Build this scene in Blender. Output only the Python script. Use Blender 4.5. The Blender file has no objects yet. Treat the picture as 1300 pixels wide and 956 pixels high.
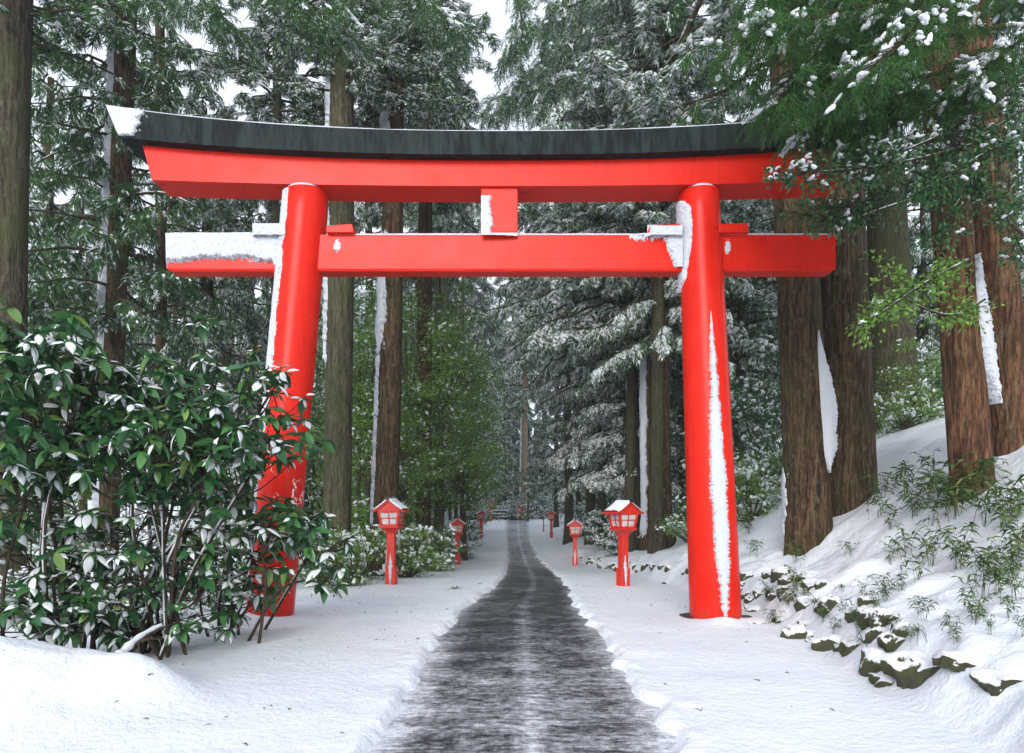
import bpy, math, random
import numpy as np
from math import radians as R, pi
random.seed(11)
rng = np.random.default_rng(11)
C = bpy.context.scene.collection
FOC, EYE, HY, CX = 866.7, 1.5, 650.0, 650.0

def P(px, py, D):
    "world point seen at that photo position at distance D"
    return np.array(((px-CX)/FOC*D, D, EYE-(py-HY)/FOC*D))

# ------------------------------------------------------------------ noise
def vnoise(x, y, seed=0):
    x = np.asarray(x, float); y = np.asarray(y, float)
    xi = np.floor(x).astype(np.int64); yi = np.floor(y).astype(np.int64)
    fx = x-xi; fy = y-yi
    fx = fx*fx*(3-2*fx); fy = fy*fy*(3-2*fy)
    def h(a, b):
        n = (a*374761393 + b*668265263 + seed*974711) & 0x7fffffff
        n = ((n ^ (n >> 13))*1274126177) & 0x7fffffff
        return ((n ^ (n >> 16)) & 0xffff)/65535.0
    return (h(xi, yi)*(1-fx)+h(xi+1, yi)*fx)*(1-fy)+(h(xi, yi+1)*(1-fx)+h(xi+1, yi+1)*fx)*fy
def fbm(x, y, octv=4, seed=0):
    s = 0; a = .5; t = 0
    for i in range(octv):
        s = s+a*vnoise(np.asarray(x)*2**i, np.asarray(y)*2**i, seed+i*17); t += a; a *= .5
    return s/t
def sstep(a, b, x):
    t = np.clip((np.asarray(x, float)-a)/(b-a), 0, 1); return t*t*(3-2*t)

# ------------------------------------------------------------------ mesh building
class MB:
    def __init__(s): s.v = []; s.f = {3: [], 4: []}; s.m = {3: [], 4: []}; s.n = 0
    def add(s, v, f, mat=0):
        v = np.asarray(v, float).reshape(-1, 3); f = np.asarray(f, np.int64)
        if len(v) == 0 or len(f) == 0: return
        k = f.shape[1]
        s.v.append(v); s.f[k].append(f+s.n)
        m = np.full(len(f), mat) if np.isscalar(mat) else np.asarray(mat)
        s.m[k].append(m); s.n += len(v)
    def poly(s, v, mat=0):                      # a convex polygon as a fan
        n = len(v)
        if n == 4: s.add(v, [[0, 1, 2, 3]], mat)
        else: s.add(v, [[0, i, i+1] for i in range(1, n-1)], mat)
    def box(s, lo, hi, mat=0, M=None):
        x0, y0, z0 = lo; x1, y1, z1 = hi
        v = np.array([[x0, y0, z0], [x1, y0, z0], [x1, y1, z0], [x0, y1, z0], [x0, y0, z1], [x1, y0, z1], [x1, y1, z1], [x0, y1, z1]], float)
        if M is not None: v = v@M[:3, :3].T+M[:3, 3]
        s.hexa(v, mat)
    def hexa(s, v, mat=0):
        s.add(v, [[0, 3, 2, 1], [4, 5, 6, 7], [0, 1, 5, 4], [1, 2, 6, 5], [2, 3, 7, 6], [3, 0, 4, 7]], mat)
    def grid(s, V, mat=0, close_u=False):       # V[nu,nv,3]
        nu, nv = V.shape[:2]
        i, j = np.meshgrid(np.arange(nu if close_u else nu-1), np.arange(nv-1), indexing='ij')
        a = i*nv+j; b = ((i+1) % nu)*nv+j
        f = np.stack([a, b, b+1, a+1], -1).reshape(-1, 4)
        s.add(V.reshape(-1, 3), f, mat)
    def tube(s, pts, rad, n=8, mat=0, cap=True, ridges=None):
        pts = np.asarray(pts, float); m = len(pts); rad = np.broadcast_to(rad, (m,))
        d = np.gradient(pts, axis=0); d /= np.linalg.norm(d, axis=1)[:, None]+1e-9
        ref = np.array([0, 0, 1.]) if abs(d[:, 2]).mean() < .8 else np.array([1., 0, 0])
        a = np.cross(ref, d); a /= np.linalg.norm(a, axis=1)[:, None]+1e-9
        b = np.cross(d, a)
        th = np.linspace(0, 2*pi, n, endpoint=False)
        rr = rad[None, :, None]*np.ones((n, m, 1))
        if ridges is not None: rr = rr*ridges[:, :, None]
        V = pts[None]+rr*(np.cos(th)[:, None, None]*a[None]+np.sin(th)[:, None, None]*b[None])
        s.grid(V, mat, close_u=True)
        if cap:
            for k in (0, m-1):
                c = np.vstack([pts[k][None], V[:, k]])
                s.add(c, [[0, 1+(i+1) % n, 1+i] if k == 0 else [0, 1+i, 1+(i+1) % n] for i in range(n)], mat)
    def inst(s, tpl, Ms):                       # tpl = list of (v, f, mats) ; Ms N,4,4
        Ms = np.asarray(Ms, float)
        if len(Ms) == 0: return
        for v, f, m in tpl:
            N = len(Ms); nv = len(v)
            V = np.einsum('nij,vj->nvi', Ms[:, :3, :3], v)+Ms[:, None, :3, 3]
            F = (f[None]+(np.arange(N)*nv)[:, None, None]).reshape(-1, f.shape[1])
            s.add(V.reshape(-1, 3), F, np.tile(m, N) if not np.isscalar(m) else m)
    def tpl(s):                                 # freeze into a template
        out = []; V = np.vstack(s.v)
        for k in (3, 4):
            if s.f[k]: out.append((V, np.vstack(s.f[k]), np.concatenate(s.m[k])))
        # keep each face list with only the verts it uses
        res = []
        for v, f, m in out:
            u, inv = np.unique(f, return_inverse=True)
            res.append((v[u], inv.reshape(f.shape), m))
        return res
    def mesh(s, name, mats, origin=(0, 0, 0), smooth=False):
        me = bpy.data.meshes.new(name)
        V = np.vstack(s.v)-np.asarray(origin, float)
        lp = []; st = []; mi = []; c = 0
        for k in (3, 4):
            if s.f[k]:
                F = np.vstack(s.f[k]); lp.append(F.ravel()); st.append(c+np.arange(len(F))*k); c += len(F)*k
                mi.append(np.concatenate(s.m[k]))
        lp = np.concatenate(lp); st = np.concatenate(st); mi = np.concatenate(mi)
        me.vertices.add(len(V)); me.vertices.foreach_set('co', V.astype(np.float32).ravel())
        me.loops.add(len(lp)); me.loops.foreach_set('vertex_index', lp.astype(np.int32))
        me.polygons.add(len(st)); me.polygons.foreach_set('loop_start', st.astype(np.int32))
        me.polygons.foreach_set('material_index', mi.astype(np.int32))
        for m in (mats if isinstance(mats, (list, tuple)) else [mats]): me.materials.append(m)
        me.update(calc_edges=True)
        me.polygons.foreach_set('use_smooth', np.full(len(st), smooth, bool))
        return me
    def build(s, name, mats, parent=None, origin=(0, 0, 0), smooth=False):
        return link(name, s.mesh(name, mats, origin, smooth), parent)

def link(name, me, parent=None, loc=(0, 0, 0), rz=0., sc=1.):
    o = bpy.data.objects.new(name, me); C.objects.link(o)
    if parent: o.parent = parent
    o.location = loc; o.rotation_euler = (0, 0, rz); o.scale = (sc, sc, sc) if np.isscalar(sc) else sc
    return o
def tag(o, label, cat, group=None, kind=None):
    if label: o['label'] = label
    if cat: o['category'] = cat
    if group: o['group'] = group
    if kind: o['kind'] = kind
    return o
def thing(name, loc, label, cat, group=None, rz=0.):
    o = bpy.data.objects.new(name, None); C.objects.link(o); o.empty_display_size = .2
    o.location = loc; o.rotation_euler = (0, 0, rz)
    return tag(o, label, cat, group)

def rotm(x=0, y=0, z=0):
    cx, sx, cy, sy, cz, sz = math.cos(x), math.sin(x), math.cos(y), math.sin(y), math.cos(z), math.sin(z)
    Rx = np.array([[1, 0, 0], [0, cx, -sx], [0, sx, cx]]); Ry = np.array([[cy, 0, sy], [0, 1, 0], [-sy, 0, cy]]); Rz = np.array([[cz, -sz, 0], [sz, cz, 0], [0, 0, 1]])
    return Rz@Ry@Rx
def mat4(Rm, t, s=1.):
    M = np.eye(4); M[:3, :3] = Rm*s; M[:3, 3] = t; return M
def frame(d, roll=0., up=(0, 0, 1)):
    "x axis along d, z roughly up"
    d = np.asarray(d, float); d = d/(np.linalg.norm(d)+1e-9)
    y = np.cross(up, d); n = np.linalg.norm(y)
    y = y/n if n > 1e-3 else np.array([0, 1., 0])
    z = np.cross(d, y)
    c, s_ = math.cos(roll), math.sin(roll)
    return np.stack([d, c*y+s_*z, -s_*y+c*z], 1)

# ------------------------------------------------------------------ materials
def new_mat(name):
    m = bpy.data.materials.new(name); m.use_nodes = True
    nt = m.node_tree; b = nt.nodes['Principled BSDF']; return m, nt, b
def N(nt, t, **kw):
    n = nt.nodes.new(t)
    for k, v in kw.items():
        if k in n.inputs: n.inputs[k].default_value = v
        else: setattr(n, k, v)
    return n
def L(nt, a, b): nt.links.new(a, b)
def ramp(nt, fac, stops):
    r = nt.nodes.new('ShaderNodeValToRGB'); e = r.color_ramp.elements
    while len(e) < len(stops): e.new(.5)
    for el, (p, c) in zip(e, stops):
        el.position = p; el.color = (c if len(c) == 4 else (*c, 1)) if not np.isscalar(c) else (c, c, c, 1)
    L(nt, fac, r.inputs['Fac']); return r.outputs['Color']
def noise(nt, scale, detail=3, rough=.55, vec=None, sc3=None, coord='Object'):
    tc = nt.nodes.new('ShaderNodeTexCoord'); v = tc.outputs[coord] if vec is None else vec
    if sc3:
        mp = nt.nodes.new('ShaderNodeMapping'); mp.inputs['Scale'].default_value = sc3; L(nt, v, mp.inputs['Vector']); v = mp.outputs[0]
    n = nt.nodes.new('ShaderNodeTexNoise'); n.inputs['Scale'].default_value = scale; n.inputs['Detail'].default_value = detail; n.inputs['Roughness'].default_value = rough
    L(nt, v, n.inputs['Vector']); return n.outputs['Fac']
def mix(nt, fac, a, b):
    n = nt.nodes.new('ShaderNodeMix'); n.data_type = 'RGBA'
    for sock, val in ((n.inputs[0], fac), (n.inputs[6], a), (n.inputs[7], b)):
        if isinstance(val, bpy.types.NodeSocket): L(nt, val, sock)
        else: sock.default_value = val if np.isscalar(val) else (*val, 1)[:4]
    return n.outputs[2]
def math_(nt, op, a, b=None, clamp=False):
    n = nt.nodes.new('ShaderNodeMath'); n.operation = op; n.use_clamp = clamp
    for i, val in enumerate((a, b)):
        if val is None: continue
        if isinstance(val, bpy.types.NodeSocket): L(nt, val, n.inputs[i])
        else: n.inputs[i].default_value = val
    return n.outputs[0]
def bump(nt, b, h, strength=.3, dist=.02):
    n = nt.nodes.new('ShaderNodeBump'); n.inputs['Strength'].default_value = strength; n.inputs['Distance'].default_value = dist
    L(nt, h, n.inputs['Height']); L(nt, n.outputs[0], b.inputs['Normal'])
def sep(nt, coord='Object'):
    tc = nt.nodes.new('ShaderNodeTexCoord'); s = nt.nodes.new('ShaderNodeSeparateXYZ'); L(nt, tc.outputs[coord], s.inputs[0]); return s.outputs

def snow_material(name, scale=9, strength=.35, dist=.03, c=(.78, .80, .84)):
    m, nt, b = new_mat(name)
    b.inputs['Base Color'].default_value = (*c, 1); b.inputs['Roughness'].default_value = .75
    b.inputs['Specular IOR Level'].default_value = .25
    n1 = noise(nt, scale, 5, .6); bump(nt, b, n1, strength, dist)
    return m
M = {}
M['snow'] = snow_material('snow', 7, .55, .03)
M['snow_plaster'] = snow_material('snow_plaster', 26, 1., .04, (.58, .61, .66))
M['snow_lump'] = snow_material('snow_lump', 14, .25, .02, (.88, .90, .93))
def lit_through(m, c, k=.35):
    nt = m.node_tree; out = nt.nodes['Material Output']; b = nt.nodes['Principled BSDF']
    t = nt.nodes.new('ShaderNodeBsdfTranslucent'); t.inputs['Color'].default_value = (*c, 1); ms = nt.nodes.new('ShaderNodeMixShader'); ms.inputs[0].default_value = k
    L(nt, b.outputs[0], ms.inputs[1]); L(nt, t.outputs[0], ms.inputs[2]); L(nt, ms.outputs[0], out.inputs['Surface'])
lit_through(M['snow_lump'], (.88, .9, .93))

def ground_material():
    m, nt, b = new_mat('snow_ground')
    n1 = noise(nt, .8, 4, .5); n2 = noise(nt, 14, 6, .65); n3 = noise(nt, 120, 2, .5)
    base = mix(nt, ramp(nt, n1, [(.3, 0.), (.7, 1.)]), (.72, .76, .81), (.79, .82, .86))
    # tiny bark crumbs and needles lying about
    sp = ramp(nt, noise(nt, 55, 2, .4), [(.2, (1, 1, 1)), (.235, (0, 0, 0))])
    patch = ramp(nt, noise(nt, 2.2, 3, .6), [(.5, 0.), (.68, 1.)])
    fac = math_(nt, 'MULTIPLY', sp, patch)
    L(nt, mix(nt, fac, base, (.22, .2, .13)), b.inputs['Base Color'])
    b.inputs['Roughness'].default_value = .8; b.inputs['Specular IOR Level'].default_value = .2
    h = math_(nt, 'ADD', math_(nt, 'MULTIPLY', n1, .8), math_(nt, 'ADD', math_(nt, 'MULTIPLY', n2, .35), math_(nt, 'MULTIPLY', n3, .04)))
    bump(nt, b, h, .8, .12); return m
M['ground'] = ground_material()

def red_material():
    m, nt, b = new_mat('vermilion_paint')
    n1 = noise(nt, 2.5, 6, .65); n2 = noise(nt, 60, 3, .6)
    col = mix(nt, ramp(nt, n1, [(.3, 0.), (.75, 1.)]), (.54, .009, .003), (.66, .018, .005))
    col = mix(nt, math_(nt, 'MULTIPLY', ramp(nt, n2, [(.35, 0.), (.8, 1.)]), .2), col, (.66, .030, .014))
    # faint rain streaks running down
    stk = noise(nt, 5, 4, .6, sc3=(6, 6, .35)); col = mix(nt, math_(nt, 'MULTIPLY', ramp(nt, stk, [(.5, 0.), (.72, 1.)]), .55), col, (.40, .008, .004))
    # grime and algae on the foot
    z = sep(nt, 'Object')[2]
    g = math_(nt, 'ADD', math_(nt, 'MULTIPLY', z, -2.4), math_(nt, 'MULTIPLY', noise(nt, 6, 6, .7), 1.6))
    g = ramp(nt, g, [(.42, 0.), (.95, 1.)])
    col = mix(nt, math_(nt, 'MULTIPLY', g, .75), col, (.17, .05, .02))
    L(nt, col, b.inputs['Base Color'])
    L(nt, ramp(nt, n1, [(.2, .22), (.8, .42)]), b.inputs['Roughness'])
    b.inputs['Specular IOR Level'].default_value = .16
    h = math_(nt, 'ADD', math_(nt, 'MULTIPLY', n2, .3), noise(nt, 7, 4, .6)); bump(nt, b, h, .12, .01)
    return m
M['red'] = red_material()
def peel_material():
    m = M['red'].copy(); m.name = 'vermilion_paint_flaking'; nt = m.node_tree; b = nt.nodes['Principled BSDF']
    src = b.inputs['Base Color'].links[0].from_socket
    s = sep(nt)
    n = noise(nt, 9, 6, .75, sc3=(1, 1, .6))
    area = math_(nt, 'MULTIPLY', ramp(nt, math_(nt, 'ADD', s[2], 0.), [(0., 0.), (.02, 0.)]), 1.)
    zz = math_(nt, 'SUBTRACT', 1., math_(nt, 'MULTIPLY', math_(nt, 'ABSOLUTE', math_(nt, 'SUBTRACT', s[2], 1.65)), 1.5), True)
    xx = math_(nt, 'MULTIPLY', math_(nt, 'SUBTRACT', s[0], .05), 6., True)
    f = math_(nt, 'ADD', n, math_(nt, 'MULTIPLY', math_(nt, 'MULTIPLY', zz, xx), .17))
    f = ramp(nt, f, [(.70, 0.), (.715, 1.)])
    L(nt, mix(nt, f, src, (.8, .74, .72)), b.inputs['Base Color']); return m
M['red_peel'] = peel_material()

def simple(name, c, rough=.6, spec=.3, var=0., scale=8, bmp=0., sc3=None):
    m, nt, b = new_mat(name)
    b.inputs['Roughness'].default_value = rough; b.inputs['Specular IOR Level'].default_value = spec
    n = noise(nt, scale, 5, .6, sc3=sc3)
    c = np.array(c)
    L(nt, mix(nt, ramp(nt, n, [(.3, 0.), (.7, 1.)]), tuple(c*(1-var)), tuple(np.minimum(c*(1+var), 1))), b.inputs['Base Color'])
    if bmp: bump(nt, b, n, bmp, .02)
    return m
def black_material():
    m, nt, b = new_mat('weathered_black_beam')
    n = noise(nt, 3, 6, .7, sc3=(3, 3, .6)); n2 = noise(nt, 1.1, 3, .5)
    col = mix(nt, ramp(nt, n, [(.42, 0.), (.6, 1.)]), (.002, .005, .006), (.015, .025, .026))
    col = mix(nt, math_(nt, 'MULTIPLY', ramp(nt, n2, [(.5, 0.), (.7, 1.)]), .5), col, (.016, .026, .018))
    # board joints
    x = sep(nt)[0]
    fr = math_(nt, 'FRACT', math_(nt, 'ADD', math_(nt, 'MULTIPLY', x, 1.35), math_(nt, 'MULTIPLY', n2, .3)))
    j = ramp(nt, fr, [(.0, 1.), (.018, 0.)])
    col = mix(nt, math_(nt, 'MULTIPLY', j, .8), col, (.004, .005, .005))
    L(nt, col, b.inputs['Base Color']); b.inputs['Roughness'].default_value = .55; b.inputs['Specular IOR Level'].default_value = .09
    bump(nt, b, n, .2, .01); return m
M['black'] = black_material()

def bark_material(name, c1, c2, c3, moss=.3, fine=30):
    m, nt, b = new_mat(name)
    tc = nt.nodes.new('ShaderNodeTexCoord')
    n1 = noise(nt, 4, 8, .7, sc3=(4.5, 4.5, .35)); n2 = noise(nt, fine, 5, .65, sc3=(1, 1, .16)); n3 = noise(nt, 1.3, 4, .6)
    s = math_(nt, 'ADD', math_(nt, 'MULTIPLY', n1, .5), math_(nt, 'MULTIPLY', n2, .5))
    col = ramp(nt, s, [(.40, c1), (.49, c2), (.60, c3)])
    li = ramp(nt, noise(nt, 7, 6, .8, sc3=(1, 1, .6)), [(.56, 0.), (.64, 1.)])
    col = mix(nt, math_(nt, 'MULTIPLY', li, .45), col, (.15, .16, .10))
    col = mix(nt, math_(nt, 'MULTIPLY', ramp(nt, n3, [(.42, 0.), (.66, 1.)]), moss), col, (.045, .058, .016))
    L(nt, col, b.inputs['Base Color']); b.inputs['Roughness'].default_value = .85; b.inputs['Specular IOR Level'].default_value = .15
    bump(nt, b, s, .9, .05); return m
M['bark'] = bark_material('cedar_bark', (.008, .005, .004), (.042, .024, .013), (.13, .08, .045), .3)
M['bark_red'] = bark_material('red_cedar_bark', (.014, .007, .005), (.075, .034, .018), (.20, .10, .055), .2)
M['bark_pale'] = bark_material('pale_bark', (.014, .013, .009), (.05, .045, .026), (.12, .105, .07), .55)
M['bark_dark'] = bark_material('dark_bark', (.012, .01, .007), (.045, .035, .024), (.10, .08, .055), .7)
M['bark_tan'] = bark_material('tan_bark', (.08, .05, .03), (.22, .15, .09), (.34, .25, .16), .1)

def leaf_material(name, stops, rough=.5, spec=.3, trans=.25, objvar=.3):
    m, nt, b = new_mat(name)
    g = nt.nodes.new('ShaderNodeNewGeometry'); oi = nt.nodes.new('ShaderNodeObjectInfo')
    col = ramp(nt, g.outputs['Random Per Island'], stops)
    hsv = nt.nodes.new('ShaderNodeHueSaturation')
    L(nt, col, hsv.inputs['Color'])
    L(nt, math_(nt, 'ADD', math_(nt, 'MULTIPLY', oi.outputs['Random'], objvar), 1-objvar/2), hsv.inputs['Value'])
    L(nt, hsv.outputs[0], b.inputs['Base Color'])
    b.inputs['Roughness'].default_value = rough; b.inputs['Specular IOR Level'].default_value = spec
    if trans:
        out = nt.nodes['Material Output']; t = nt.nodes.new('ShaderNodeBsdfTranslucent'); ms = nt.nodes.new('ShaderNodeMixShader')
        L(nt, hsv.outputs[0], t.inputs['Color']); ms.inputs[0].default_value = trans
        L(nt, b.outputs[0], ms.inputs[1]); L(nt, t.outputs[0], ms.inputs[2]); L(nt, ms.outputs[0], out.inputs['Surface'])
    return m
M['conifer'] = leaf_material('conifer_needles', [(0., (.026, .08, .028)), (.5, (.055, .145, .045)), (.84, (.10, .21, .06)), (.9, (.14, .13, .06)), (.95, (.6, .66, .64)), (1., (.8, .84, .85))], .6, .2, .35)
M['frosted'] = leaf_material('frosted_conifer_needles', [(0., (.03, .085, .035)), (.4, (.06, .155, .055)), (.85, (.12, .25, .08)), (.88, (.6, .66, .64)), (1., (.82, .86, .87))], .6, .2, .35, .2)
M['sugi'] = leaf_material('cedar_needles', [(0., (.014, .052, .016)), (.45, (.032, .11, .026)), (.85, (.065, .19, .04)), (1., (.12, .10, .035))], .5, .3, .3)
M['broad'] = leaf_material('evergreen_leaves', [(0., (.06, .145, .026)), (.5, (.14, .28, .05)), (.9, (.22, .38, .075)), (1., (.2, .2, .07))], .45, .4, .35)
M['broad_dark'] = leaf_material('dark_evergreen_leaves', [(0., (.016, .055, .02)), (.6, (.035, .11, .034)), (1., (.07, .17, .045))], .35, .45, .2)
M['glossy'] = leaf_material('glossy_leaves', [(0., (.016, .065, .024)), (.55, (.036, .13, .042)), (.88, (.07, .19, .055)), (1., (.15, .24, .05))], .3, .45, .2)
M['sasa'] = leaf_material('bamboo_leaves', [(0., (.025, .055, .014)), (.6, (.06, .13, .03)), (.92, (.13, .2, .05)), (1., (.3, .27, .12))], .5, .3, .3)
M['twig'] = simple('twig_bark', (.045, .032, .022), .8, .2, .4)
M['dry'] = simple('dry_litter', (.10, .055, .03), .9, .1, .5)
M['metal_dark'] = simple('dark_ridge_metal', (.02, .022, .025), .4, .5, .3)
M['paper'] = simple('lantern_paper', (.50, .50, .48), .5, .3, .25)
M['cable'] = simple('pale_conduit', (.5, .47, .45), .5, .3, .1)
M['plum'] = simple('dry_flower', (.42, .3, .24), .8, .2, .3)

def rock_material():
    m, nt, b = new_mat('mossy_stone')
    n1 = noise(nt, 3, 6, .65); n2 = noise(nt, 16, 5, .7)
    col = mix(nt, ramp(nt, n2, [(.3, 0.), (.7, 1.)]), (.012, .011, .008), (.09, .08, .055))
    col = mix(nt, math_(nt, 'MULTIPLY', ramp(nt, n1, [(.36, 0.), (.56, 1.)]), ramp(nt, n2, [(.3, .35), (.62, 1.)])), col, mix(nt, n2, (.018, .024, .006), (.10, .115, .025)))
    g = nt.nodes.new('ShaderNodeNewGeometry'); s = nt.nodes.new('ShaderNodeSeparateXYZ'); L(nt, g.outputs['Normal'], s.inputs[0])
    f = math_(nt, 'ADD', s.outputs[2], math_(nt, 'MULTIPLY', math_(nt, 'SUBTRACT', noise(nt, 5, 5, .7), .5), .9))
    f = ramp(nt, f, [(.36, 0.), (.46, 1.)])
    L(nt, mix(nt, f, col, (.86, .87, .9)), b.inputs['Base Color']); b.inputs['Roughness'].default_value = .85
    bump(nt, b, n2, .7, .04); return m
M['rock'] = rock_material()

def path_material():
    m, nt, b = new_mat('wet_asphalt_brushed_snow')
    s = sep(nt)
    tc = nt.nodes.new('ShaderNodeTexCoord')
    nfine = noise(nt, 1, 8, .78, sc3=(11, 15, 1)); nmid = noise(nt, 1, 7, .72, sc3=(1.5, 2.6, 1)); nbig = noise(nt, 1, 3, .5, sc3=(.6, .35, 1)); grit = noise(nt, 90, 3, .7)
    # where snow was left: along the middle line, near the verges, and in swept bands
    a = nt.nodes.new('ShaderNodeAttribute'); a.attribute_name = 'u'      # -1..1 across the path
    u = a.outputs['Fac']
    mid = math_(nt, 'SUBTRACT', 1., math_(nt, 'MULTIPLY', math_(nt, 'ABSOLUTE', math_(nt, 'SUBTRACT', u, .04)), 7.), True)
    edge = math_(nt, 'MULTIPLY', math_(nt, 'SUBTRACT', math_(nt, 'ABSOLUTE', u), .62), 1.6, True)
    y = s[1]
    near = ramp(nt, math_(nt, 'DIVIDE', y, 70.), [(.09, .07), (.118, .018), (.2, .014), (.30, .03), (.40, .09), (.6, .12), (.9, .09)])
    f = math_(nt, 'ADD', math_(nt, 'MULTIPLY', nfine, .48), math_(nt, 'MULTIPLY', nmid, .34))
    f = math_(nt, 'ADD', f, math_(nt, 'MULTIPLY', nbig, .12))
    f = math_(nt, 'ADD', f, math_(nt, 'MULTIPLY', math_(nt, 'SUBTRACT', noise(nt, 1, 4, .6, sc3=(2.2, 42, 1)), .5), .22))
    f = math_(nt, 'ADD', f, math_(nt, 'MULTIPLY', mid, .05))
    f = math_(nt, 'ADD', f, math_(nt, 'MULTIPLY', edge, .20))
    f = math_(nt, 'ADD', f, near)
    f = math_(nt, 'ADD', f, math_(nt, 'MULTIPLY', math_(nt, 'SUBTRACT', grit, .5), .16))
    fac = ramp(nt, f, [(.49, 0.), (.565, .3), (.65, .85)])
    asph = mix(nt, ramp(nt, grit, [(.35, 0.), (.7, 1.)]), (.010, .012, .016), (.046, .051, .062))
    L(nt, mix(nt, fac, asph, (.78, .81, .86)), b.inputs['Base Color'])
    L(nt, ramp(nt, fac, [(0., .38), (1., .8)]), b.inputs['Roughness'])
    bump(nt, b, math_(nt, 'ADD', fac, math_(nt, 'MULTIPLY', grit, .4)), .5, .015); return m
M['path'] = path_material()

# ------------------------------------------------------------------ terrain
PD = [-40, -20, 2, 6, 7.65, 10.4, 13.5, 16.8, 25, 30, 42, 55, 62, 90]
PL = [-1.2, -1.1, -.95, -.90, -.90, -.82, -.40, -.24, -.22, -.22, -.42, -.57, -.6, -.6]
PR = [1.2, 1.2, 1.1, 1.10, 1.10, 1.06, 1.16, 1.2, 1.3, 1.15, 1.16, 1.46, 1.5, 1.5]
def base_z(y):
    return np.interp(y, [-40, 8, 13.5, 18, 25, 33, 42, 48, 54, 58, 66, 90, 140, 400], [0, 0, 0, -.17, -.5, -.42, -.15, .25, .72, .80, .55, .5, 3, 30])
def wall_x(y):
    return np.interp(y, [-40, 0, 6.2, 8, 10.8, 14.5, 22, 30, 60], [2.3, 2.5, 3.1, 3.4, 3.55, 3.1, 2.75, 2.6, 2.6])
def zg(x, y, snow=True):
    x = np.asarray(x, float); y = np.asarray(y, float)
    z = base_z(y)
    u = x-wall_x(y)
    k = np.interp(y, [0, 16, 26, 45], [1., 1., .55, .3])
    ru = np.clip(u, 0, None)
    rise = .28*sstep(0, .45, u)+.34*np.clip(ru, 0, 1.5)+.80*np.clip(ru-1.5, 0, 2.4)+.38*np.clip(ru-3.9, 0, 40)
    z = z+rise*k
    z = z+.10*(fbm(x*1.1, y*1.1, 4, 5)-.5)*sstep(.1, 1, u)*2.2+.30*(fbm(x*2.6, y*2.6, 4, 15)-.42)*sstep(-.05, .25, u)*sstep(2.6, .7, u)*k+.09*(fbm(x*4.5, y*4.5, 4, 19)-.5)*sstep(.2, .8, u)*sstep(5, 3, u)
    l = -x-np.interp(y, [0, 8, 14, 30, 60], [4.6, 4.6, 3.4, 3., 3.])
    ll = np.clip(l, 0, None)
    z = z-.10*np.clip(ll, 0, 6)+.16*np.clip(ll-14, 0, 100)
    z = z+.22*(fbm(x*.6+9, y*.6, 3, 8)-.5)*sstep(0, 2, l)
    # snow heap in the near corner, and a smaller one beside it
    z = z+.42*np.exp(-((x+4.0)/.95)**2-((y-5.3)/.75)**2)*(1+.8*(fbm(x*2.5, y*2.5, 4, 66)-.5))+.20*np.exp(-((x+2.9)/.34)**2-((y-5.35)/.3)**2)
    z = z+.075*np.exp(-((x-2.78)/.26)**2-((y-8.92)/.22)**2)
    z = z+.11*np.exp(-((x+3.75)/.6)**2-((y-9.3)/.55)**2)
    z = z+.05*(fbm(x*.5, y*.35, 3, 1)-.5)*np.clip(1, 0, 1)+.022*(fbm(x*2.2, y*2.2, 3, 2)-.5)
    if snow:
        jag = (fbm(x*0+y*2.2, x*0+3.3, 4, 31)-.5)*.30*np.interp(y, [5, 14, 25], [1, .6, .35])
        jag2 = (fbm(x*5, y*5, 3, 77)-.5)*.10
        le = np.interp(y, PD, PL)+jag*.7; re_ = np.interp(y, PD, PR)+(fbm(y*2.1+50, y*0, 4, 41)-.5)*.26
        d = np.minimum(x-le, re_-x)+jag2      # >0 inside the path
        inside = sstep(-.02, .10, d)
        lump = .035*(fbm(x*7, y*7, 3, 55))*sstep(-.35, -.02, d)
        z = z+(.055+lump)*(1-inside)-.035*inside
    return z
def zsurf(x, y): return float(zg(x, y))

def make_ground():
    ys = np.concatenate([np.linspace(-30, 3, 26)[:-1], np.arange(3, 11, .045), np.geomspace(11, 60, 240), np.geomspace(62, 420, 40)])
    xa = np.concatenate([np.arange(-2.0, 2.0, .035), 2+np.geomspace(.04, 5, 90), 7+np.geomspace(.3, 300, 40)])
    xl = -2-np.geomspace(.04, 5, 80); xl2 = -7-np.geomspace(.3, 300, 40)
    xs = np.unique(np.concatenate([xl2, xl, xa]))
    X, Y = np.meshgrid(xs, ys, indexing='ij')
    V = np.stack([X, Y, zg(X, Y)], -1)
    mb = MB(); mb.grid(V, 0)
    o = mb.build('snow_ground', M['ground'], smooth=True); tag(o, None, None, kind='structure')
    # swept path
    yp = np.concatenate([np.linspace(-25, 3, 30)[:-1], np.arange(3, 16, .12), np.geomspace(16, 66, 120)])
    uu = np.linspace(-1, 1, 25)
    le = np.interp(yp, PD, PL)-.3; ri = np.interp(yp, PD, PR)+.3
    V = np.zeros((len(yp), len(uu), 3))
    for j, u in enumerate(uu):
        x = le+(ri-le)*(u+1)/2
        V[:, j, 0] = x; V[:, j, 1] = yp; V[:, j, 2] = zg(x, yp, False)+.004
    mb = MB(); mb.grid(V[:, ::-1], 0)
    o = mb.build('path', M['path'], smooth=True); tag(o, None, None, kind='structure')
    at = o.data.attributes.new('u', 'FLOAT', 'POINT')
    at.data.foreach_set('value', np.tile(uu[::-1]*1.25, len(yp)).astype(np.float32))
make_ground()

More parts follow.
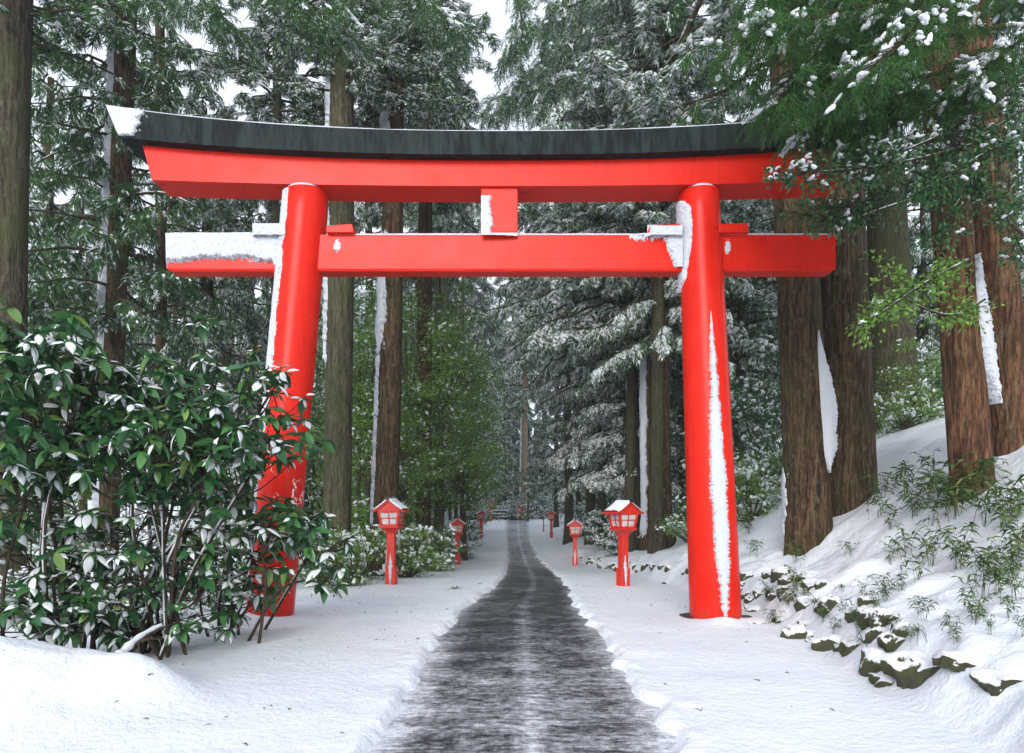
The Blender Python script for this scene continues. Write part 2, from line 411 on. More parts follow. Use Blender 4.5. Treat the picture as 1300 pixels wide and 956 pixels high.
# ------------------------------------------------------------------ snow shells
def shell_tube(mb, p0, p1, r0, r1, th, zz, off, n_th=40, n_z=300):
    "a ragged skin of snow on a leaning round post; off(theta_deg, t) in metres"
    th_ = np.linspace(th[0], th[1], n_th); t_ = np.linspace(zz[0], zz[1], n_z)
    T, A = np.meshgrid(t_, th_, indexing='ij')
    ax = np.asarray(p0)[None, None]*(1-T[..., None])+np.asarray(p1)[None, None]*T[..., None]
    r = r0*(1-T)+r1*T+off(A, T)
    V = ax+np.stack([r*np.sin(np.radians(A)), -r*np.cos(np.radians(A)), np.zeros_like(r)], -1)
    mb.grid(V)
def shell_front(mb, px, py, D, off, nx=160, ny=50):
    "ragged snow stuck on a face turned to the path; off(px,py) metres towards -y"
    X, Y = np.meshgrid(np.linspace(*px, nx), np.linspace(*py, ny), indexing='ij')
    o = off(X, Y)
    V = np.stack([(X-CX)/FOC*D, D-o, EYE-(Y-HY)/FOC*D], -1)
    mb.grid(V)

# ------------------------------------------------------------------ torii
def make_torii():
    base = P(638, 786, 9.4); base[2] = 0
    T = thing('torii_gate', base, 'large vermilion torii gate with black curved top beam, spanning the snowy path', 'torii gate')
    k = 9.4/FOC
    pl0, pl1 = P(341, 800, 9.4), P(390.5, 229, 9.4); pr0, pr1 = P(909.5, 812, 9.4), P(887, 229, 9.4)
    pil = []
    for (p0, p1, r0, r1, mt) in ((pl0, pl1, .318, .292, 'red_peel'), (pr0, pr1, .352, .275, 'red')):
        p1 = p1.copy(); p1[2] = 5.885
        n = 72; th = np.linspace(0, 2*pi, n, endpoint=False); tt = np.linspace(0, 1, 40)
        V = np.zeros((n, 42, 3))
        for i, t in enumerate(tt):
            c = p0*(1-t)+p1*t; r = r0*(1-t)+r1*t
            if i == 39: r -= .012
            V[:, i] = np.stack([c[0]+r*np.sin(th), c[1]-r*np.cos(th), np.full(n, c[2])], -1)
        V[:, 39, 2] = p1[2]; V[:, 38, 2] = p1[2]-.015
        V[:, 40] = V[:, 39]*.5+np.array([p1[0], p1[1], p1[2]])*.5; V[:, 41] = p1
        mb = MB(); mb.grid(V, close_u=True)
        org = np.array([p0[0], p0[1], 0])
        o = mb.build('pillar', M[mt], T, org, smooth=True); o.location = org-base
        pil.append((o, p0, p1, r0, r1, org))
    # dark footing stone showing round the foot of one pillar
    mb = MB(); n = 28
    for k2 in range(1):
        th = np.linspace(0, 2*pi, n, endpoint=False); rr = .60*(1+.06*np.sin(3*th+1))
        c = pil[1][5]
        prof = [(1.05, -.12), (1.03, .02), (.97, .055), (.80, .075), (0., .08)]
        V = np.stack([np.stack([c[0]+rr*s_*np.cos(th), c[1]+.05+rr*s_*.85*np.sin(th), np.full(n, -.02+z_)], -1) for s_, z_ in prof], 1)
        mb.grid(V, close_u=True)
    o = mb.build('footing_stone', M['rock_dark'], T, base, smooth=True)
    # beams: profile (x shift of end, y, z offset) lofted along x
    def beam(name, mat, xl, xr, prof, zc, n=80):
        # prof: list of (xl_k, xr_k, y, zfun)
        mb = MB(); u = np.linspace(0, 1, n)
        V = np.zeros((len(prof), n, 3))
        for q, (a, b_, y, zf) in enumerate(prof):
            x = a+(b_-a)*u; V[q] = np.stack([x, np.full(n, y), zf(x)], -1)
        mb.grid(V[::-1], close_u=True)
        for e in (0, n-1):
            mb.poly(V[:, e] if e == 0 else V[::-1, e])
        return mb.build(name, mat, T, base)
    cx = (637-CX)/FOC*9.0
    def zf(D, py0, amp, tref, p=2.3):
        z0 = EYE-(py0-HY)/FOC*D; a = amp/FOC*D; tr = tref/FOC*D; c0 = (637-CX)/FOC*D
        return lambda x: z0+a*(np.abs(x-c0)/tr)**p
    Xf = lambda px, D: (px-CX)/FOC*D
    top = zf(9.0, 166, 32, 504); bot = zf(9.0, 196, 22, 487)
    kas = [(Xf(133, 9.0), Xf(1141, 9.0), 9.0, top), (Xf(150, 9.0), Xf(1124, 9.0), 9.0, bot),
           (Xf(150, 9.0), Xf(1124, 9.0), 9.79, bot), (Xf(133, 9.0), Xf(1141, 9.0), 9.79, top),
           (Xf(130, 9.0), Xf(1144, 9.0), 9.4, lambda x: top(x)+.10)]
    kasagi = beam('top_beam', M['black'], 0, 0, kas, 0)
    kas_top = top
    D = 9.15
    sb = zf(D, 236, 6, 400); st = lambda x: bot(x)-.004
    shi = [(Xf(181, D), Xf(1084, D), D, st), (Xf(193, D), Xf(1071, D), D, sb), (Xf(193, D), Xf(1071, D), 9.64, sb), (Xf(181, D), Xf(1084, D), 9.64, st)]
    beam('upper_beam', M['red'], 0, 0, shi, 0)
    D = 9.275; zt = EYE+(650-298)/FOC*D; zb = EYE+(650-344)/FOC*D
    nk = [(Xf(212, D), Xf(1061, D), D, lambda x: zt+0*x), (Xf(212, D), Xf(1061, D), D, lambda x: zb+.03+0*x), (Xf(216, D), Xf(1057, D), D+.015, lambda x: zb+0*x),
          (Xf(216, D), Xf(1057, D), 9.51, lambda x: zb+0*x), (Xf(212, D), Xf(1061, D), 9.525, lambda x: zb+.03+0*x), (Xf(212, D), Xf(1061, D), 9.525, lambda x: zt+0*x)]
    beam('tie_beam', M['red'], 0, 0, nk, 0, 30)
    # strut
    mb = MB(); g = 9.2; a, b_ = Xf(610.5, g), Xf(657.5, g)
    mb.box((a, g, zt+.001), (b_, 9.6, float(sb(np.array(0.)))+.01)); o = mb.build('central_strut', M['red'], T, base)
    def bev(o, w=.012):
        m = o.modifiers.new('bevel', 'BEVEL'); m.width = w; m.segments = 2; m.limit_method = 'ANGLE'
    bev(o)
    # wedges
    for (a, b_, ya, yb, y2) in ((414, 449, 286, 284, 9.20), (321, 362, 286, 284, 9.20), (822, 864, 286, 284, 9.2), (913, 951, 284, 283, 9.2)):
        mb = MB(); x0, x1 = Xf(a, 9.2), Xf(b_, 9.2); z0 = zt+.001
        za, zb_ = EYE+(650-ya)/FOC*9.2, EYE+(650-yb)/FOC*9.2
        s_ = .03 if a < 340 or 800 < a < 850 else -.0
        mb.hexa(np.array([[x0, y2, z0], [x1, y2, z0], [x1, 9.6, z0], [x0, 9.6, z0], [x0+s_, y2, za], [x1-(0 if s_ else .02), y2, zb_], [x1-(0 if s_ else .02), 9.6, zb_], [x0+s_, 9.6, za]]))
        w = mb.build('wedge', M['red'], T, base); bev(w, .008)
    # rounded nail caps at the beam end
    # ---- snow, each patch lying on its own member
    def child_snow(mb, name='snow_patch', parent=T, org=base, smooth=True):
        return mb.build(name, M['snow_plaster'], parent, org, smooth=smooth)
    # left pillar: plastered windward side
    o, p0, p1, r0, r1, org = pil[0]
    def offL(A, T_):
        n = fbm(A*.10, T_*36, 4, 3); n2 = fbm(A*.5, T_*140, 3, 9)
        edge = -34+10*(fbm(T_*40, T_*0+1, 4, 12)-.5)+np.where(T_ < .42, -18, 0)+np.interp(T_, [0, .35, .42, .55, 1], [-6, -16, -8, 0, -2])
        m = sstep(0, 16, edge-A+16*(n2-.5)+10*(n-.5))*sstep(-150, -120, A)
        return -.012+m*(.038+.016*n)+.006*n2
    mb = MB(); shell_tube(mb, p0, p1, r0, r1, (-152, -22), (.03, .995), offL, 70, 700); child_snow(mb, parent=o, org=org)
    o, p0, p1, r0, r1, org = pil[1]
    def offR(A, T_):
        c = np.interp(T_, [0, .1, .4, .75, 1], [4, 6, 3, 3, 2]); 
        w = np.interp(T_, [.03, .06, .12, .2, .36, .5, .6, .68, .73], [0, 5, 11, 17, 19, 14, 8, 4, 0])*1.0
        n2 = fbm(A*.45, T_*170, 3, 29); j = (fbm(A*0+7, T_*230, 3, 5)-.5)*7+(fbm(A*0+np.sign(A-c)*5, T_*40, 3, 15)-.5)*5
        fr = (fbm(A*1.2, T_*420, 2, 59)-.5)*13
        m = sstep(-2.5, 6, w-np.abs(A-c)+(j+fr)*np.clip(w/8, 0, 1))*(w > .5)
        return -.009+m*.027+.005*n2
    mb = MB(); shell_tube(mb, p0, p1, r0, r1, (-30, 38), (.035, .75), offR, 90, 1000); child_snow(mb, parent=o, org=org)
    def offR2(A, T_):
        n2 = fbm(A*.3, T_*150, 3, 39)
        e = np.interp(T_, [.78, .80, .86, .90, .955, .975], [-95, -60, -40, -34, -36, -60])+5*(n2-.5)
        m = sstep(0, 10, e-A)*sstep(-130, -100, A)
        return -.012+m*.045+.006*n2
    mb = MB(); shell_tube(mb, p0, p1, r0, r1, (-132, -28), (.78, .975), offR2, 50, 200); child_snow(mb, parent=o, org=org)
    # ledges of snow on the pillar heads
    for (o, p0, p1, r0, r1, org), a0, a1 in ((pil[0], -95, 50), (pil[1], -45, 35)):
        mb = MB(); th = np.radians(np.linspace(a0, a1, 40)); h = np.sin(np.linspace(0, pi, 40))**.6
        V = np.zeros((40, 4, 3))
        for q, (rr, hh) in enumerate(((r1-.002, -.012), (r1-.008, .016), (r1-.045, .022), (r1-.07, .0))):
            V[:, q] = np.stack([p1[0]+rr*np.sin(th), p1[1]-rr*np.cos(th), p1[2]+hh*h+.001*q], -1)
        mb.grid(V); mb.build('snow_ledge', M['snow_plaster'], o, org, smooth=True)
    # tie beam outer end, face covered
    def offN(X, Y):
        n = fbm(X*.22, Y*.30, 4, 51); n2 = fbm(X*.05, Y*.09, 3, 57); n3 = fbm(X*.35+Y*.25, Y*.1, 2, 91)
        e = 335-6*np.sin(np.clip((X-212)/138, 0, 1)*pi)+8*(fbm(X*.25, Y*.15, 4, 61)-.5)+6*(fbm(X*.9, Y*.9, 2, 62)-.5)+8*sstep(345, 353, X)
        m = sstep(-1, 5, e-Y)
        return -.012+m*(.042+.035*n2+.016*n+.012*n3)*sstep(209, 214, X)*sstep(295, 298.5, Y)
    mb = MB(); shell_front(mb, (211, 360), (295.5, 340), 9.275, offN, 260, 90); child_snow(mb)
    def offW(X, Y):
        n = fbm(X*.2, Y*.2, 3, 71)
        m = sstep(320, 325, X)*sstep(283, 287, Y)
        return -.012+m*(.05+.04*n)
    mb = MB(); shell_front(mb, (320, 364), (283, 300), 9.2, offW, 60, 30); child_snow(mb)
    # near the other pillar
    def offQ(X, Y):
        n = fbm(X*.25, Y*.25, 4, 81); n2 = fbm(X*.06, Y*.06, 3, 83)
        d = np.maximum(302+3*(n-.5)*6+(X-800)*.06-Y, (X-846)*1.0-(Y-310)*.32+5*(n-.5)*2)
        d = np.where(Y > 340, d-(Y-340)*3, d)
        m = sstep(-2, 5, d)*sstep(792, 822, X+8*(n-.5))
        return -.010+m*(.045+.02*n2)
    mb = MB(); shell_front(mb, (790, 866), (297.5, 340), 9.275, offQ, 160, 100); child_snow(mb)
    def offW2(X, Y):
        n = fbm(X*.25, Y*.25, 3, 73)
        return -.01+sstep(824, 828, X)*sstep(285, 289, Y)*(.035+.02*n)
    mb = MB(); shell_front(mb, (822, 866), (285, 299), 9.2, offW2, 60, 24); child_snow(mb)
    def offE(X, Y):
        n = fbm(X*.5, Y*.5, 3, 75)
        d = 1-((X-924)/4.5)**2-((Y-314)/11)**2+(n-.5)*1.6
        return -.010+sstep(0, .6, d)*.018
    mb = MB(); shell_front(mb, (914, 936), (300, 330), 9.275, offE, 60, 60); child_snow(mb)
    mb = MB(); shell_front(mb, (416, 446), (302, 330), 9.275, lambda X, Y: -.01+sstep(0, .6, 1-((X-428)/5)**2-((Y-312)/9)**2+(fbm(X*.5, Y*.5, 3, 78)-.5)*1.6)*.018, 60, 60); child_snow(mb)
    # strut patch
    def offG(X, Y):
        n = fbm(X*.2, Y*.28, 4, 85)
        d = np.maximum(624+6*(fbm(Y*.22, Y*0, 3, 88)-.5)-X, Y-296+(X-625)*-.12)
        return -.010+sstep(-1, 3, d+2*(n-.5))*sstep(247, 250, Y)*(.03+.015*n)
    mb = MB(); shell_front(mb, (610.8, 657), (246, 299), 9.2, offG, 90, 100); child_snow(mb)
    # black beam tip patch, laid out inside the slanting end of the face
    nx_, ny_ = 200, 120; S_, V_ = np.meshgrid(np.linspace(0, 1, nx_), np.linspace(0, 1, ny_), indexing='ij')
    x_t = 134+(205-134)*S_; x_b = 151+(205-151)*S_; Xp = x_t*(1-V_)+x_b*V_
    tt = np.abs(Xp-637); Yp = (166-32*(tt/504)**2.3)*(1-V_)+(196-22*(tt/487)**2.3)*V_
    n = fbm(Xp*.16, Yp*.16, 5, 95); n2 = fbm(Xp*.5, Yp*.5, 3, 96)
    d = (178-Xp)+14*(n-.5)*2+(152-Yp)*.30+8*(n2-.5)*2
    m = sstep(-3, 4, d)*sstep(1.0, .93, V_+.06*n2+.04*sstep(150, 175, Xp))*sstep(0, .02, S_)
    of = -.012+m*(.03+.02*n)
    mb = MB(); mb.grid(np.stack([(Xp-CX)/FOC*9.0, 9.0-of, EYE-(Yp-HY)/FOC*9.0], -1)); child_snow(mb, parent=kasagi)
    # thin snow lying along the beam tops
    def topsnow(x0, x1, y0, y1, zfun, h, seed, par=T):
        nx = int((x1-x0)*14)+8; xs = np.linspace(x0, x1, nx); pr = np.array([0, .03, .5, .97, 1.])
        V = np.zeros((nx, 5, 3))
        for q, p_ in enumerate(pr):
            hh = h*(.55+.8*fbm(xs*3, xs*0+q*.3, 4, seed))*np.minimum(1, np.minimum(xs-x0, x1-xs)/.12)
            zz = zfun(xs, y0+(y1-y0)*p_)
            V[:, q] = np.stack([xs, np.full(nx, y0+(y1-y0)*p_), zz+(hh if 0 < q < 4 else -.003)], -1)
        mb = MB(); mb.grid(V); mb.build('snow_layer', M['snow_plaster'], par, base, smooth=True)
    topsnow(Xf(134, 9.0)+.02, Xf(1140, 9.0)-.02, 8.995, 9.8, lambda x, y: kas_top(x)+.10*(1-abs(y-9.4)/.4)-.002, .016, 3, kasagi)
    topsnow(Xf(424, D), Xf(856, D), 9.272, 9.53, lambda x, y: zt+0*x, .02, 8)
    topsnow(Xf(917, D), Xf(1060, D), 9.272, 9.53, lambda x, y: zt+0*x, .025, 9)
    topsnow(Xf(212, D), Xf(345, D), 9.25, 9.53, lambda x, y: zt+0*x, .03, 10)
    return T
M['rock_dark'] = simple('dark_footing_stone', (.05, .05, .048), .6, .4, .4, 20, .4)
make_torii()

# ------------------------------------------------------------------ lanterns
def make_lantern():
    T = thing('lantern', (0, 0, 0), '', 'lantern', 'red wooden lanterns lining the path')
    def bx(name, boxes, mat, bev=.004):
        mb = MB()
        for b in boxes: mb.box(*b)
        o = mb.build(name, mat, T)
        m = o.modifiers.new('bevel', 'BEVEL'); m.width = bev; m.segments = 1
        return o
    red = M['red_lamp']
    bx('post', [((-.075, -.075, .30), (.075, .075, 1.06))], red)
    bx('post_base', [((-.10, -.10, -.25), (.10, .10, .36))], red)
    # bracket: stepped tray under the box
    mb = MB()
    def ring(w, z): return np.array([[-w, -w, z], [w, -w, z], [w, w, z], [-w, w, z]])
    V = np.stack([ring(.08, 1.0), ring(.09, 1.04), ring(.15, 1.10), ring(.20, 1.13), ring(.20, 1.16), ring(.165, 1.162), ring(.0, 1.162)], 1)
    mb.grid(V, close_u=True); mb.build('bracket', red, T)
    # flared frame
    wb, wt, z0, z1 = .155, .205, 1.165, 1.455
    mb = MB()
    def bar(p, q, t=.016):
        mb.tube([p, q], t, 4)
    def corner(sx, sy, w, z): return np.array([sx*w, sy*w, z])
    for sx in (-1, 1):
        for sy in (-1, 1):
            c0, c1 = corner(sx, sy, wb, z0), corner(sx, sy, wt, z1); t = .02
            mb.hexa(np.array([c0+[-t, -t, 0], c0+[t, -t, 0], c0+[t, t, 0], c0+[-t, t, 0], c1+[-t, -t, 0], c1+[t, -t, 0], c1+[t, t, 0], c1+[-t, t, 0]]))
    for ww, z, h in ((wb, z0, .03), (wt, z1-.03, .03)):
        w2 = ww if z == z0 else wt-.004
        mb.box((-w2+.02, -w2-.014, z), (w2-.02, -w2+.014, z+h)); mb.box((-w2+.02, w2-.014, z), (w2-.02, w2+.014, z+h))
        mb.box((-w2-.014, -w2+.02, z), (-w2+.014, w2-.02, z+h)); mb.box((w2-.014, -w2+.02, z), (w2+.014, w2-.02, z+h))
    # glazing bars in the four faces
    for k in range(4):
        Rz = mat4(rotm(z=k*pi/2), (0, 0, 0))
        def q(x, z, d):
            t_ = (z-z0)/(z1-z0); w = wb+(wt-wb)*t_
            return np.array([x, -w-d, z])
        for x in (0.,):
            a = [q(x-.009, z0, .009), q(x+.009, z0, .009), q(x+.009, z0, -.006), q(x-.009, z0, -.006), q(x-.009, z1, .009), q(x+.009, z1, .009), q(x+.009, z1, -.006), q(x-.009, z1, -.006)]
            mb.hexa(np.array(a)@Rz[:3, :3].T)
        z = z0+.52*(z1-z0); w = wb+(wt-wb)*.52-.01
        a = [q(-w, z-.008, .008), q(w, z-.008, .008), q(w, z-.008, -.006), q(-w, z-.008, -.006), q(-w, z+.008, .008), q(w, z+.008, .008), q(w, z+.008, -.006), q(-w, z+.008, -.006)]
        mb.hexa(np.array(a)@Rz[:3, :3].T)
    mb.build('frame', red, T)
    for k in range(4):
        mb = MB(); Rz = rotm(z=k*pi/2); b, t = wb-.008, wt-.008
        v = np.array([[-b, -b, z0+.002], [b, -b, z0+.002], [t, -t, z1-.002], [-t, -t, z1-.002]])
        v2 = v+np.array([0, .006, 0]); mb.hexa(np.vstack([v[[0, 1]], v2[[1, 0]], v[[3, 2]], v2[[2, 3]]])@Rz.T)
        mb.build('window_pane', M['paper'], T)
    # gabled roof, ridge runs front to back; slight upsweep at eaves
    xs = np.linspace(-.325, .325, 17)
    def rz(x): a = np.abs(x)/.325; return 1.68-.225*(1-(1-a)**1.3)+.012*a**3
    mb = MB(); V = np.zeros((4, 17, 3))
    for q_, (y, dz) in enumerate(((-.27, 0), (.27, 0), (.27, -.03), (-.27, -.03))):
        V[q_] = np.stack([xs, np.full(17, y), rz(xs)+dz], -1)
    mb.grid(V, close_u=True)
    for e in (0, 16): mb.poly(V[:, e] if e else V[::-1, e])
    roof = mb.build('roof', red, T)
    for y in (-.23, .21):
        mb = MB()
        v = [[-.22, y, 1.45], [.22, y, 1.45], [.22, y, rz(.22)-.02], [0, y, rz(0.)-.03], [-.22, y, rz(.22)-.02]]
        w = [[a, b+.02, c] for a, b, c in v]
        mb.poly(v); mb.poly(w[::-1]); mb.build('gable_board', red, T)
    mb = MB(); V = np.zeros((4, 17, 3)); rr = np.random.default_rng(5)
    ny = 14; ysn = np.linspace(-.28, .275, ny); XX, YY = np.meshgrid(xs*1.02, ysn, indexing='ij')
    th = .04*(np.clip(1-(np.abs(XX)/.34)**6, 0, 1))*np.clip(np.minimum(YY+.285, .28-YY)/.03, 0, 1)*(.7+.7*fbm(XX*8, YY*8, 3, 3))
    ZZ = rz(XX)+.004+th*1.25
    mb.grid(np.stack([XX, YY, ZZ], -1)); mb.build('snow_cap', M['snow'], roof, smooth=True)
    mb = MB(); mb.box((-.024, -.30, 1.672), (.024, .30, 1.735)); mb.box((-.035, -.312, 1.68), (.035, -.292, 1.715)); mb.build('ridge_cap', M['metal_dark'], roof)
    return T
def red_lamp():
    m, nt, b = new_mat('lantern_red_paint')
    n = noise(nt, 12, 5, .7)
    L(nt, mix(nt, ramp(nt, n, [(.35, 0.), (.75, 1.)]), (.62, .018, .006), (.45, .02, .010)), b.inputs['Base Color'])
    b.inputs['Roughness'].default_value = .45; return m
M['red_lamp'] = red_lamp()
def copy_tree(o, parent=None):
    c = o.copy(); C.objects.link(c); c.parent = parent
    for ch in list(o.children): copy_tree(ch, c)
    return c
lan = make_lantern()
LSPEC = [  # px, py base, D, rz, scale, label
 (497, 745, 13.6, -6, 1.0, 'biggest red lantern standing before the leafy bushes, white snow on both roof slopes'),
 (791, 749, 13.4, 24, .98, 'red lantern turned slightly aside, pale pipe on its post, below the snowy stone bank'),
 (581, 720, 25.2, 4, 1.0, 'second red lantern up from the torii, on the side of the leafy bushes'),
 (730, 722, 25.0, -4, 1.0, 'second red lantern up from the torii, beside the end of the stone bank'),
 (611, 684, 42., 6, 1.0, 'small red lantern standing alone on open snow before the rail fence'),
 (700, 683, 42., -5, 1.0, 'small far red lantern beside a thin red stake'),
 (623, 661, 54., 4, 1.02, 'tiny far red lantern standing against the low rail fence'),
 (660, 664, 60., 35, 1.0, 'farthest tiny red lantern at the very end of the path')]
for i, (px, py, D, rz, s_, lab) in enumerate(LSPEC):
    o = lan if i == 0 else copy_tree(lan)
    p = P(px, py, D); z = zsurf(p[0], p[1])
    o.location = (p[0], p[1], z); o.rotation_euler = (0, 0, R(rz)); o.scale = (s_,)*3; o['label'] = lab
    LSPEC[i] = (*LSPEC[i], o)
def lantern_extra(o, side, full):
    mb = MB()
    mb.tube([(side*.10, -.03, -.05), (side*.115, -.03, .3), (side*.10, -.03, .42), (side*.087, -.03, .7)], .014, 6)
    if full:
        mb.box((side*.105, -.07, .25), (side*.165, .01, .40))
    mb.build('conduit', M['cable'], o)
    def off(A, B): return 0
    mb = MB(); z = np.linspace(.0, .62, 60); w = .035*np.sin(np.linspace(.1, pi-.1, 60))*(.6+.8*fbm(z*30, z*0, 3, 4))
    yb = np.where(z < .36, -.1, -.075)
    V = np.stack([np.stack([-w+side*.0, yb-.002, z], -1), np.stack([w*0, yb-.02, z], -1), np.stack([w, yb-.002, z], -1)], 1)
    mb.grid(V[:, ::-1]); mb.build('snow_streak', M['snow_plaster'], o, smooth=True)
lantern_extra(LSPEC[0][-1], -1, True); lantern_extra(LSPEC[1][-1], 1, True); lantern_extra(LSPEC[3][-1], 1, False)

# stake beside the far lantern
p = P(690, 676, 46.); mb = MB(); z = zsurf(p[0], p[1]); mb.tube([(p[0], p[1], z-.1), (p[0]+.01, p[1], z+.5), (p[0], p[1], z+.98)], [.045, .04, .035], 8)
tag(mb.build('stake', M['red_lamp']), 'thin plain red stake in the snow beside a small far lantern', 'stake')
# low fence at the crest
def fence():
    a, b = P(600, 661, 57.), P(641, 661, 57.)
    z = base_z(57.)
    T = thing('rail_fence', ((a[0]+b[0])/2, 57., z), 'low dark rail fence with snow on its rails at the far end of the path', 'fence')
    o = np.array([(a[0]+b[0])/2, 57., z])
    n = 5
    for i in range(n):
        x = a[0]+(b[0]-a[0])*i/(n-1); mb = MB(); mb.box((x-.06, 56.94, z-.2), (x+.06, 57.06, z+.85)); mb.build('post', M['twig'], T, o)
    for h in (.2, .45, .72):
        mb = MB(); mb.box((a[0]-.1, 56.90, z+h), (b[0]+.1, 56.935, z+h+.09)); r = mb.build('rail', M['twig'], T, o)
        mb = MB(); mb.box((a[0]-.1, 56.88, z+h+.092), (b[0]+.1, 56.96, z+h+.16)); q = mb.build('snow_cap', M['snow'], r, o)
        q.modifiers.new('bevel', 'BEVEL').width = .03
fence()

# ------------------------------------------------------------------ foliage templates
ICO_V = None
def ico():
    t = (1+5**.5)/2
    v = np.array([[-1, t, 0], [1, t, 0], [-1, -t, 0], [1, -t, 0], [0, -1, t], [0, 1, t], [0, -1, -t], [0, 1, -t], [t, 0, -1], [t, 0, 1], [-t, 0, -1], [-t, 0, 1]], float)
    v /= np.linalg.norm(v[0])
    f = np.array([[0, 11, 5], [0, 5, 1], [0, 1, 7], [0, 7, 10], [0, 10, 11], [1, 5, 9], [5, 11, 4], [11, 10, 2], [10, 7, 6], [7, 1, 8], [3, 9, 4], [3, 4, 2], [3, 2, 6], [3, 6, 8], [3, 8, 9], [4, 9, 5], [2, 4, 11], [6, 2, 10], [8, 6, 7], [9, 8, 1]])
    return v, f
IV, IF = ico()
def blob(mb, c, d, l, w, h, mat=1, rg=rng):
    Fm = frame(d); v = IV*(1+rg.uniform(-.22, .22, (12, 1)))*np.array([l, w, h])
    mb.add(v@Fm.T+np.asarray(c), IF, mat)

def spray_tpl(rg, snow, wid=.036, nside=8, droop=.5):
    "hinoki/cedar branch tip, unit length along +x, mats 0 needles 1 snow 2 wood"
    mb = MB()
    def mid(t): return np.array([t, .0, -droop*t*t*.6])
    def strip(p, d, l, w, dr, sn):
        d = d/np.linalg.norm(d); n = rg.normal(size=3); n -= d*n.dot(d); n /= np.linalg.norm(n)
        a = p; b = p+d*l*.5+np.array([0, 0, -dr*l*.15]); c = p+d*l+np.array([0, 0, -dr*l*.6])
        mb.add([a-n*w*.5, a+n*w*.5, b+n*w*.7, b-n*w*.7, c+n*w*.25, c-n*w*.25], [[0, 1, 2, 3], [3, 2, 4, 5]], 0)
        if sn:                                   # a finger of snow riding on it
            s_ = np.cross(d, [0, 0, 1]); s_ = s_/(np.linalg.norm(s_)+1e-9)*w*rg.uniform(.5, 1.0); u = np.array([0, 0, w*rg.uniform(.5, 1.)])
            a2 = a+(c-a)*rg.uniform(.0, .25); c2 = a+(c-a)*rg.uniform(.75, 1.02)+[0, 0, .01]; b2 = (a2+c2)/2+(b-(a+c)/2)
            o = np.array([0, 0, .008])
            mb.add([a2+o, b2-s_+o*.3, b2+u+o, b2+s_+o*.3, c2+o], [[0, 1, 2], [0, 2, 3], [1, 4, 2], [2, 4, 3]], 1)
        return c
    strip(mid(0), np.array([1, 0, -.2]), 1., wid, droop, rg.random() < snow)
    for i in range(nside):
        t = .10+.82*i/nside+rg.uniform(-.04, .04); s_ = 1 if i % 2 else -1
        l = (.62-.42*t)*rg.uniform(.7, 1.2); sn = rg.random() < snow
        for q in range(4):
            d = np.array([.75+rg.uniform(-.25, .25), s_*rg.uniform(.2, 1.1), rg.uniform(-.8, .15)])
            e = strip(mid(t)+rg.normal(size=3)*.015, d, l*rg.uniform(.6, 1.1), wid*rg.uniform(.6, 1.3), droop*rg.uniform(.6, 1.4), sn and rg.random() < .5)
        if sn and rg.random() < .75:
            f_ = rg.uniform(.25, .6); m = mid(t)*(1-f_)+e*f_; blob(mb, m+np.array([0, 0, .03]), e-mid(t), l*rg.uniform(.22, .42), rg.uniform(.035, .075), rg.uniform(.03, .055), 1, rg)
    return mb.tpl()

def conifer_crown(seed, H=13., Lmax=3.1, nb=84, per=36, snow=.3, droop=.55, size=(.42, .75), back=0.):
    rg = np.random.default_rng(seed)
    tp = [spray_tpl(rg, snow) for _ in range(5)]
    Ms = [[] for _ in tp]; mb = MB()
    for i in range(nb):
        h = (i+rg.random())/nb; az = i*2.399+rg.uniform(-.4, .4)
        Lb = Lmax*(1-h**1.5*.85)*rg.uniform(.6, 1.15)
        up = rg.uniform(-.15, .25); dr = droop*rg.uniform(.6, 1.4)
        t = np.linspace(0, 1, 7); bend = rg.uniform(-.3, .3)
        r = t*Lb
        z = h*H+r*up-dr*Lb*t**2*.5
        a = az+bend*t
        pts = np.stack([r*np.cos(a), r*np.sin(a), z], -1)
        pts[1:-1] += rg.normal(size=(5, 3))*.05
        mb.tube(pts, np.linspace(.045, .008, 7)*(.6+Lb*.2), 5, 2, cap=False)
        for k in range(int(per*Lb/Lmax)+2):
            u = 1-rg.random()**1.3*.82
            q = u*6; i0 = min(int(q), 5); p = pts[i0]+(pts[i0+1]-pts[i0])*(q-i0)
            td = pts[i0+1]-pts[i0]; td /= np.linalg.norm(td)
            sd = np.cross(td, [0, 0, 1])*rg.choice([-1, 1])
            d = td*rg.uniform(.2, 1)+sd*rg.uniform(.1, 1.)+np.array([0, 0, rg.uniform(-1.5, -.05)])
            s_ = rg.uniform(*size)*(1.15-.4*u)
            Ms[rg.integers(len(tp))].append(mat4(frame(d, rg.uniform(-.5, .5)), p, s_))
    for t_, m_ in zip(tp, Ms): mb.inst(t_, m_)
    return mb

def leaf_quads(mb, c, d, n, l, w, mat):
    "c,d,n arrays N,3 -> diamond leaves"
    s_ = np.cross(d, n); s_ /= np.linalg.norm(s_, axis=1)[:, None]+1e-9
    l = l[:, None]; w = w[:, None]
    V = np.stack([c, c+d*l*.45+s_*w*.5, c+d*l, c+d*l*.45-s_*w*.5], 1)
    N_ = len(c); F = (np.arange(N_)[:, None]*4+np.arange(4)).astype(int)
    mb.add(V.reshape(-1, 3), F, mat)
def unit(v): return v/(np.linalg.norm(v, axis=-1, keepdims=True)+1e-9)

